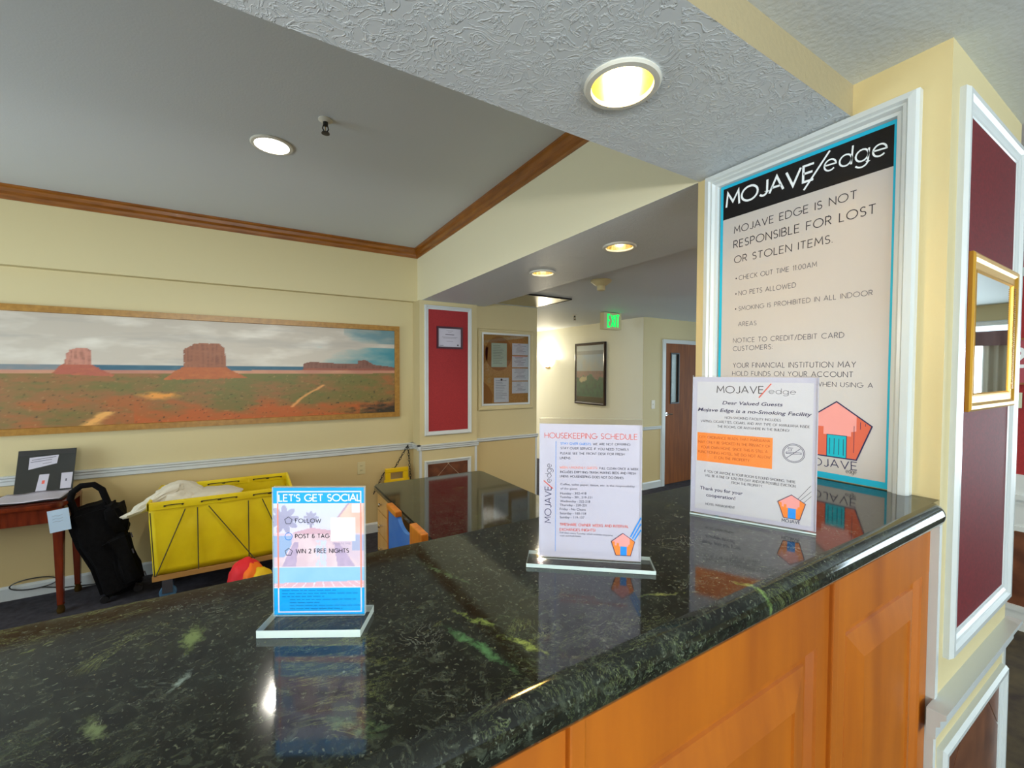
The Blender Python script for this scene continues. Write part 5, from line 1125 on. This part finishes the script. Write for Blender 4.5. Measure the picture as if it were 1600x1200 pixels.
# 2: no smoking
t = thing('no_smoking_sign', 'white no-smoking notice with an orange box in a slanted acrylic holder', 'sign', (0.886, 0.50, ZT_))
fa, fb = (0.836, 0.606), (0.936, 0.398)
LEAN = 0.012
b, d, n = slab(fa, fb, 0.0025, ZT_ + 0.001, 1.616, AC, LEAN); b.build('front_pane', t)
b, _, _ = slab((fa[0] + n.x * 0.005, fa[1] + n.y * 0.005), (fb[0] + n.x * 0.005, fb[1] + n.y * 0.005), 0.0025, ZT_ + 0.001, 1.616, AC, LEAN); b.build('back_pane', t)
plinth(fa, fb, ZT_, ZT_ + 0.003, 0.004, 0.075, 'acrylic_foot', t)
p0 = (fa[0] + n.x * 0.0035, fa[1] + n.y * 0.0035); p1 = (fb[0] + n.x * 0.0035, fb[1] + n.y * 0.0035)
z0, z1 = ZT_ + 0.004, 1.6125
b, _, _ = slab(p0, p1, 0.0008, z0, z1, (M['paper'], M['paper']), LEAN); b.build('paper', t)
V_ = Vector((n.x * LEAN, n.y * LEAN, z1 - z0))
Nn = -(n - V_ * (n.dot(V_) / V_.length_squared)).normalized()
S_ = Sheet(Vector((p0[0], p0[1], z0)) + Nn * 0.0003, d, V_, Nn, math.hypot(fb[0] - fa[0], fb[1] - fa[1]), V_.length)
S_.rect(0.04, 0.03, 0.965, 0.965, mat('grey white print', (206, 204, 206), rough=0.45), 1, 'artwork')
for i, (s_, a, v_, e, v2, cap) in enumerate(NS):
    if i in (2, 3): S_.font(s_, a, v_, e, v2, cap, M['navy_ink'], bold=0.012, shear=0.22)
    elif i in (15, 16): S_.font(s_, a, v_, e, v2, cap, M['navy_ink'], bold=0.01, shear=0.0)
    else: S_.text(s_, a, v_, e, v2, cap * (1.5 if s_ == 'edge' else 1), M['brown_ink'] if 7 <= i <= 11 else M['dark_ink'] if i == 0 else M['navy_ink'] if i == 18 else M['grey_ink'], 4, th=(0.1 if i == 0 else 0.07 if i == 1 else 0.12 if i < 17 else 0.14))
w_, h_ = S_.w, S_.h
S_.stroke([(0.6526 * w_, 0.957 * h_), (0.56 * w_, 0.859 * h_)], 0.0022, M['coral_ink'], 5, 'lettering')
S_.poly([(0.0500, 0.3828), (0.6719, 0.3766), (0.6741, 0.5877), (0.0500, 0.5909)], M['orange_ink'], 2)
cx, cy = 0.83 * w_, 0.4965 * h_; R_ = 0.081 * w_
for rr_ in (R_, R_ * 0.88): S_.stroke([(cx + rr_ * math.cos(a * math.pi / 24), cy + rr_ * math.sin(a * math.pi / 24)) for a in range(49)], 0.0009, M['navy_ink'], 3)
S_.stroke([(cx - R_ * 0.62, cy - R_ * 0.55), (cx + R_ * 0.62, cy + R_ * 0.55)], 0.0010, M['navy_ink'], 3)
S_.stroke([(cx - R_ * 0.68, cy - R_ * 0.07), (cx + R_ * 0.68, cy - R_ * 0.07), (cx + R_ * 0.68, cy + R_ * 0.09), (cx - R_ * 0.68, cy + R_ * 0.09), (cx - R_ * 0.68, cy - R_ * 0.07)], 0.0009, M['navy_ink'], 3)
S_.stroke([(cx - R_ * 0.5, cy + R_ * 0.25), (cx - R_ * 0.2, cy + R_ * 0.25), (cx - R_ * 0.2, cy + R_ * 0.42), (cx - R_ * 0.5, cy + R_ * 0.42), (cx - R_ * 0.5, cy + R_ * 0.55), (cx - R_ * 0.05, cy + R_ * 0.55)], 0.0008, M['navy_ink'], 3)
for (a, b_) in (((0.8615, 0.19), (0.9585, 0.295)), ((0.8806, 0.185), (0.9618, 0.257)), ((0.9098, 0.177), (0.9626, 0.2265))): S_.stroke([(a[0] * w_, a[1] * h_), (b_[0] * w_, b_[1] * h_)], 0.0008, M['grey_ink'], 3)
pentagon_logo(S_, [(0.8215 * w_, 0.2196 * h_), (0.9233 * w_, 0.1701 * h_), (0.885 * w_, 0.062 * h_), (0.7655 * w_, 0.0627 * h_), (0.7219 * w_, 0.1645 * h_)], ((0.797 * w_, 0.13 * h_), (0.8546 * w_, 0.13 * h_)), M['navy_ink'], 0.0011, M['pink_ink'], M['orange_ink'], M['blue_ink'], L=4, detail=False)
S_.build(t)
# 3: let's get social
t = thing('social_card', 'small blue-headed social media card in a clear acrylic stand, smallest on the counter', 'sign', (0.068, 0.575, ZT_))
fa, fb = (0.0185, 0.6035), (0.1165, 0.5475)
plinth(fa, fb, ZT_, ZT_ + 0.009, 0.030, 0.024, 'acrylic_base', t, 0.0045)
b, d, n = slab(fa, fb, 0.002, ZT_ + 0.009, 1.4775, AC); b.build('front_pane', t)
b, _, _ = slab((fa[0] + n.x * 0.0045, fa[1] + n.y * 0.0045), (fb[0] + n.x * 0.0045, fb[1] + n.y * 0.0045), 0.002, ZT_ + 0.009, 1.4775, AC); b.build('back_pane', t)
p0 = (fa[0] + n.x * 0.003, fa[1] + n.y * 0.003); p1 = (fb[0] + n.x * 0.003, fb[1] + n.y * 0.003); z0, z1 = ZT_ + 0.0095, 1.4765
b, _, _ = slab(p0, p1, 0.0008, z0, z1, (M['paper'], M['paper'])); b.build('card', t)
S_ = Sheet(Vector((p0[0], p0[1], z0)) - n * 0.0002, d, (0, 0, 1), -n, math.hypot(fb[0] - fa[0], fb[1] - fa[1]), z1 - z0)
ROOF = [(0.25, 0.655), (0.42, 0.685), (0.66, 0.66), (0.66, 0.63), (0.2, 0.64)]
def pool(u, v):
    n1 = fbm(u * 5, v * 7, 3); n2 = fbm(u * 22, v * 26, 1)
    if v > 0.37:
        c = mixc((226, 214, 236), (206, 218, 244), (v - 0.45) * 2)
        if u > 0.72 and v > 0.60 + 0.0 * u and (v - 0.74) < (u - 0.68) * 0.95: c = mixc((240, 206, 194), (236, 190, 176), 0.5 + n1)
        if abs((v - 0.74) - (u - 0.68) * 0.95) < 0.012 and u > 0.68: c = (196, 168, 186)
        if u > 0.86 and 0.80 < v < 0.87 and u < 0.97: c = (236, 226, 236)
        for (px, py, R_) in ((0.11, 0.75, 0.17), (0.41, 0.76, 0.085)):
            dx, dy = (u - px), (v - py) * 1.5; r_ = math.hypot(dx, dy); a = math.atan2(dy, dx)
            if r_ < R_ * (0.55 + 0.45 * abs(math.sin(a * 4.5 + 1))) : c = mixc(c, (158, 156, 186), 0.75)
        if abs(u - 0.41) < 0.012 and 0.67 < v < 0.72: c = (170, 166, 190)
        if v < 0.64:
            wl = 0.5 + 0.32 * math.sqrt(max(0, 1 - ((v - 0.37) / 0.30) ** 2))
            if pip(u, v, [(0.06, 0.37), (0.12, 0.46), (0.22, 0.58), (0.22, 0.64), (0.45, 0.675), (0.66, 0.645), (0.72, 0.56), (0.8, 0.48), (0.96, 0.37)]):
                c = mixc((232, 212, 218), (222, 196, 206), 0.5 + n1)
                if pip(u, v, [(0.08, 0.37), (0.22, 0.57), (0.27, 0.57), (0.24, 0.37)]) or pip(u, v, [(0.7, 0.37), (0.66, 0.57), (0.73, 0.56), (0.9, 0.37)]): c = mixc((196, 176, 204), (186, 168, 196), 0.5 + n2)
                if 0.46 < u < 0.58 and v < 0.585 and n2 + 0.3 * math.sin(u * 160) > -0.2: c = (206, 214, 240)
            elif u < 0.2 and v > 0.45 and v < 0.62: c = (158, 184, 220)
            elif u > 0.86 and 0.5 < v < 0.63: c = (176, 184, 214)
            else: c = mixc((228, 206, 214), (214, 196, 214), 0.5 + n1)
        if pip(u, v, ROOF): c = (214, 176, 190)
        if v < 0.378: c = (236, 226, 240)
        return c
    if v > 0.248 + 0.018 * u: return mixc((142, 196, 236), (156, 206, 240), 0.5 + 0.6 * n1)
    if v > 0.216:
        k = (u * 9.3 + (v - 0.23) * (u - 0.5) * 60) % 1.0
        return (242, 232, 238) if k < 0.1 else (228, 184, 196)
    return (240, 240, 246)
painted_grid('pool_photo', t, lambda u, v: tuple(S_.P(u * S_.w, v * S_.h, 0.0001)), 110, 160, pool, vcol('card photo print', 0.45))
S_.rect(0, 0.877, 1, 1, M['sky_ink'], 2); S_.rect(0, 0, 1, 0.21, M['sky_ink'], 2)
w_, h_ = S_.w, S_.h; fx0, fx1, fy0, fy1 = 0.049 * w_, 0.958 * w_, 0.021 * h_, 0.968 * h_; hy, by = 0.877 * h_, 0.21 * h_
fr = mat('pale lilac print line', (206, 214, 240), rough=0.5)
for pts, m in (([(fx0, hy), (fx0, fy1), (fx1, fy1), (fx1, hy)], fr), ([(fx0, by), (fx0, fy0), (fx1, fy0), (fx1, by)], fr), ([(fx0, by), (fx0, hy)], M['salmon_ink']), ([(fx1, by), (fx1, hy)], M['salmon_ink'])): S_.stroke(pts, 0.0017, m, 3)
S_.rect(0.6266, 0.5793, 0.8979, 0.7641, M['white_ink'], 4)
for i, (s_, a, v_, e, v2, cap) in enumerate(SO):
    S_.text(s_, a, v_, e, v2, cap, M['white_ink'] if i == 0 else M['lilac_ink'] if i == 4 else M['dark_ink'], 5, th=(0.17 if i == 0 else 0.16), gap=(0.16 if i == 0 else 0.24))
for (cx, cy) in ((0.165, 0.742), (0.165, 0.495)): S_.stroke([(w_ * cx + w_ * 0.042 * math.cos(math.radians(90 + 72 * k)), h_ * cy + w_ * 0.042 * math.sin(math.radians(90 + 72 * k))) for k in range(6)], 0.0007, M['grey_ink'], 5)
S_.stroke([(w_ * 0.165 + w_ * 0.04 * math.cos(k * 0.3927), h_ * 0.618 + w_ * 0.04 * math.sin(k * 0.3927)) for k in range(17)], 0.0007, M['blue_ink'], 5)
rr_ = random.Random(2)
for j in range(7):
    x = 0.085 if j in (0, 1, 2) else 0.17; end = (0.68, 0.93, 0.55, 0.9, 0.5, 0.95, 0.75)[j]
    while x < end:
        L_ = 0.03 + 0.06 * rr_.random(); S_.rect(x, 0.188 - j * 0.024, min(end, x + L_), 0.194 - j * 0.024, M['deep_blue_ink'], 4); x += L_ + 0.012
S_.build(t)

# ================================================================== ADDED UPLIGHT (unseen behind the viewpoint; put in to brighten the soffit)
fl_ = thing('added_uplight', 'slim brass uplight added out of view to brighten the soffit over the counter', 'floor lamp', (-1.15, -0.75, 0))
MB().lathe([(0.001, 0.0), (0.15, 0.0), (0.15, 0.015), (0.03, 0.03), (0.014, 0.05)], M['brass'], (-1.15, -0.75, 0), 32).build('base', fl_, True)
MB().tube([(-1.15, -0.75, 0.04), (-1.15, -0.75, 1.74)], 0.012, M['brass'], 12).build('pole', fl_, True)
MB().lathe([(0.014, 1.72), (0.07, 1.74), (0.13, 1.78), (0.17, 1.83), (0.165, 1.832), (0.125, 1.785), (0.01, 1.745)], M['brass'], (-1.15, -0.75, 0), 32).build('lamp_shade', fl_, True)
d = bpy.data.lights.new('uplight_fill_light', 'POINT'); d.energy = 62; d.color = (1, 0.97, 0.92); d.shadow_soft_size = 0.07; o = bpy.data.objects.new('uplight_fill_light', d); C.objects.link(o); o.location = (0, 0, 1.86); o.parent = fl_
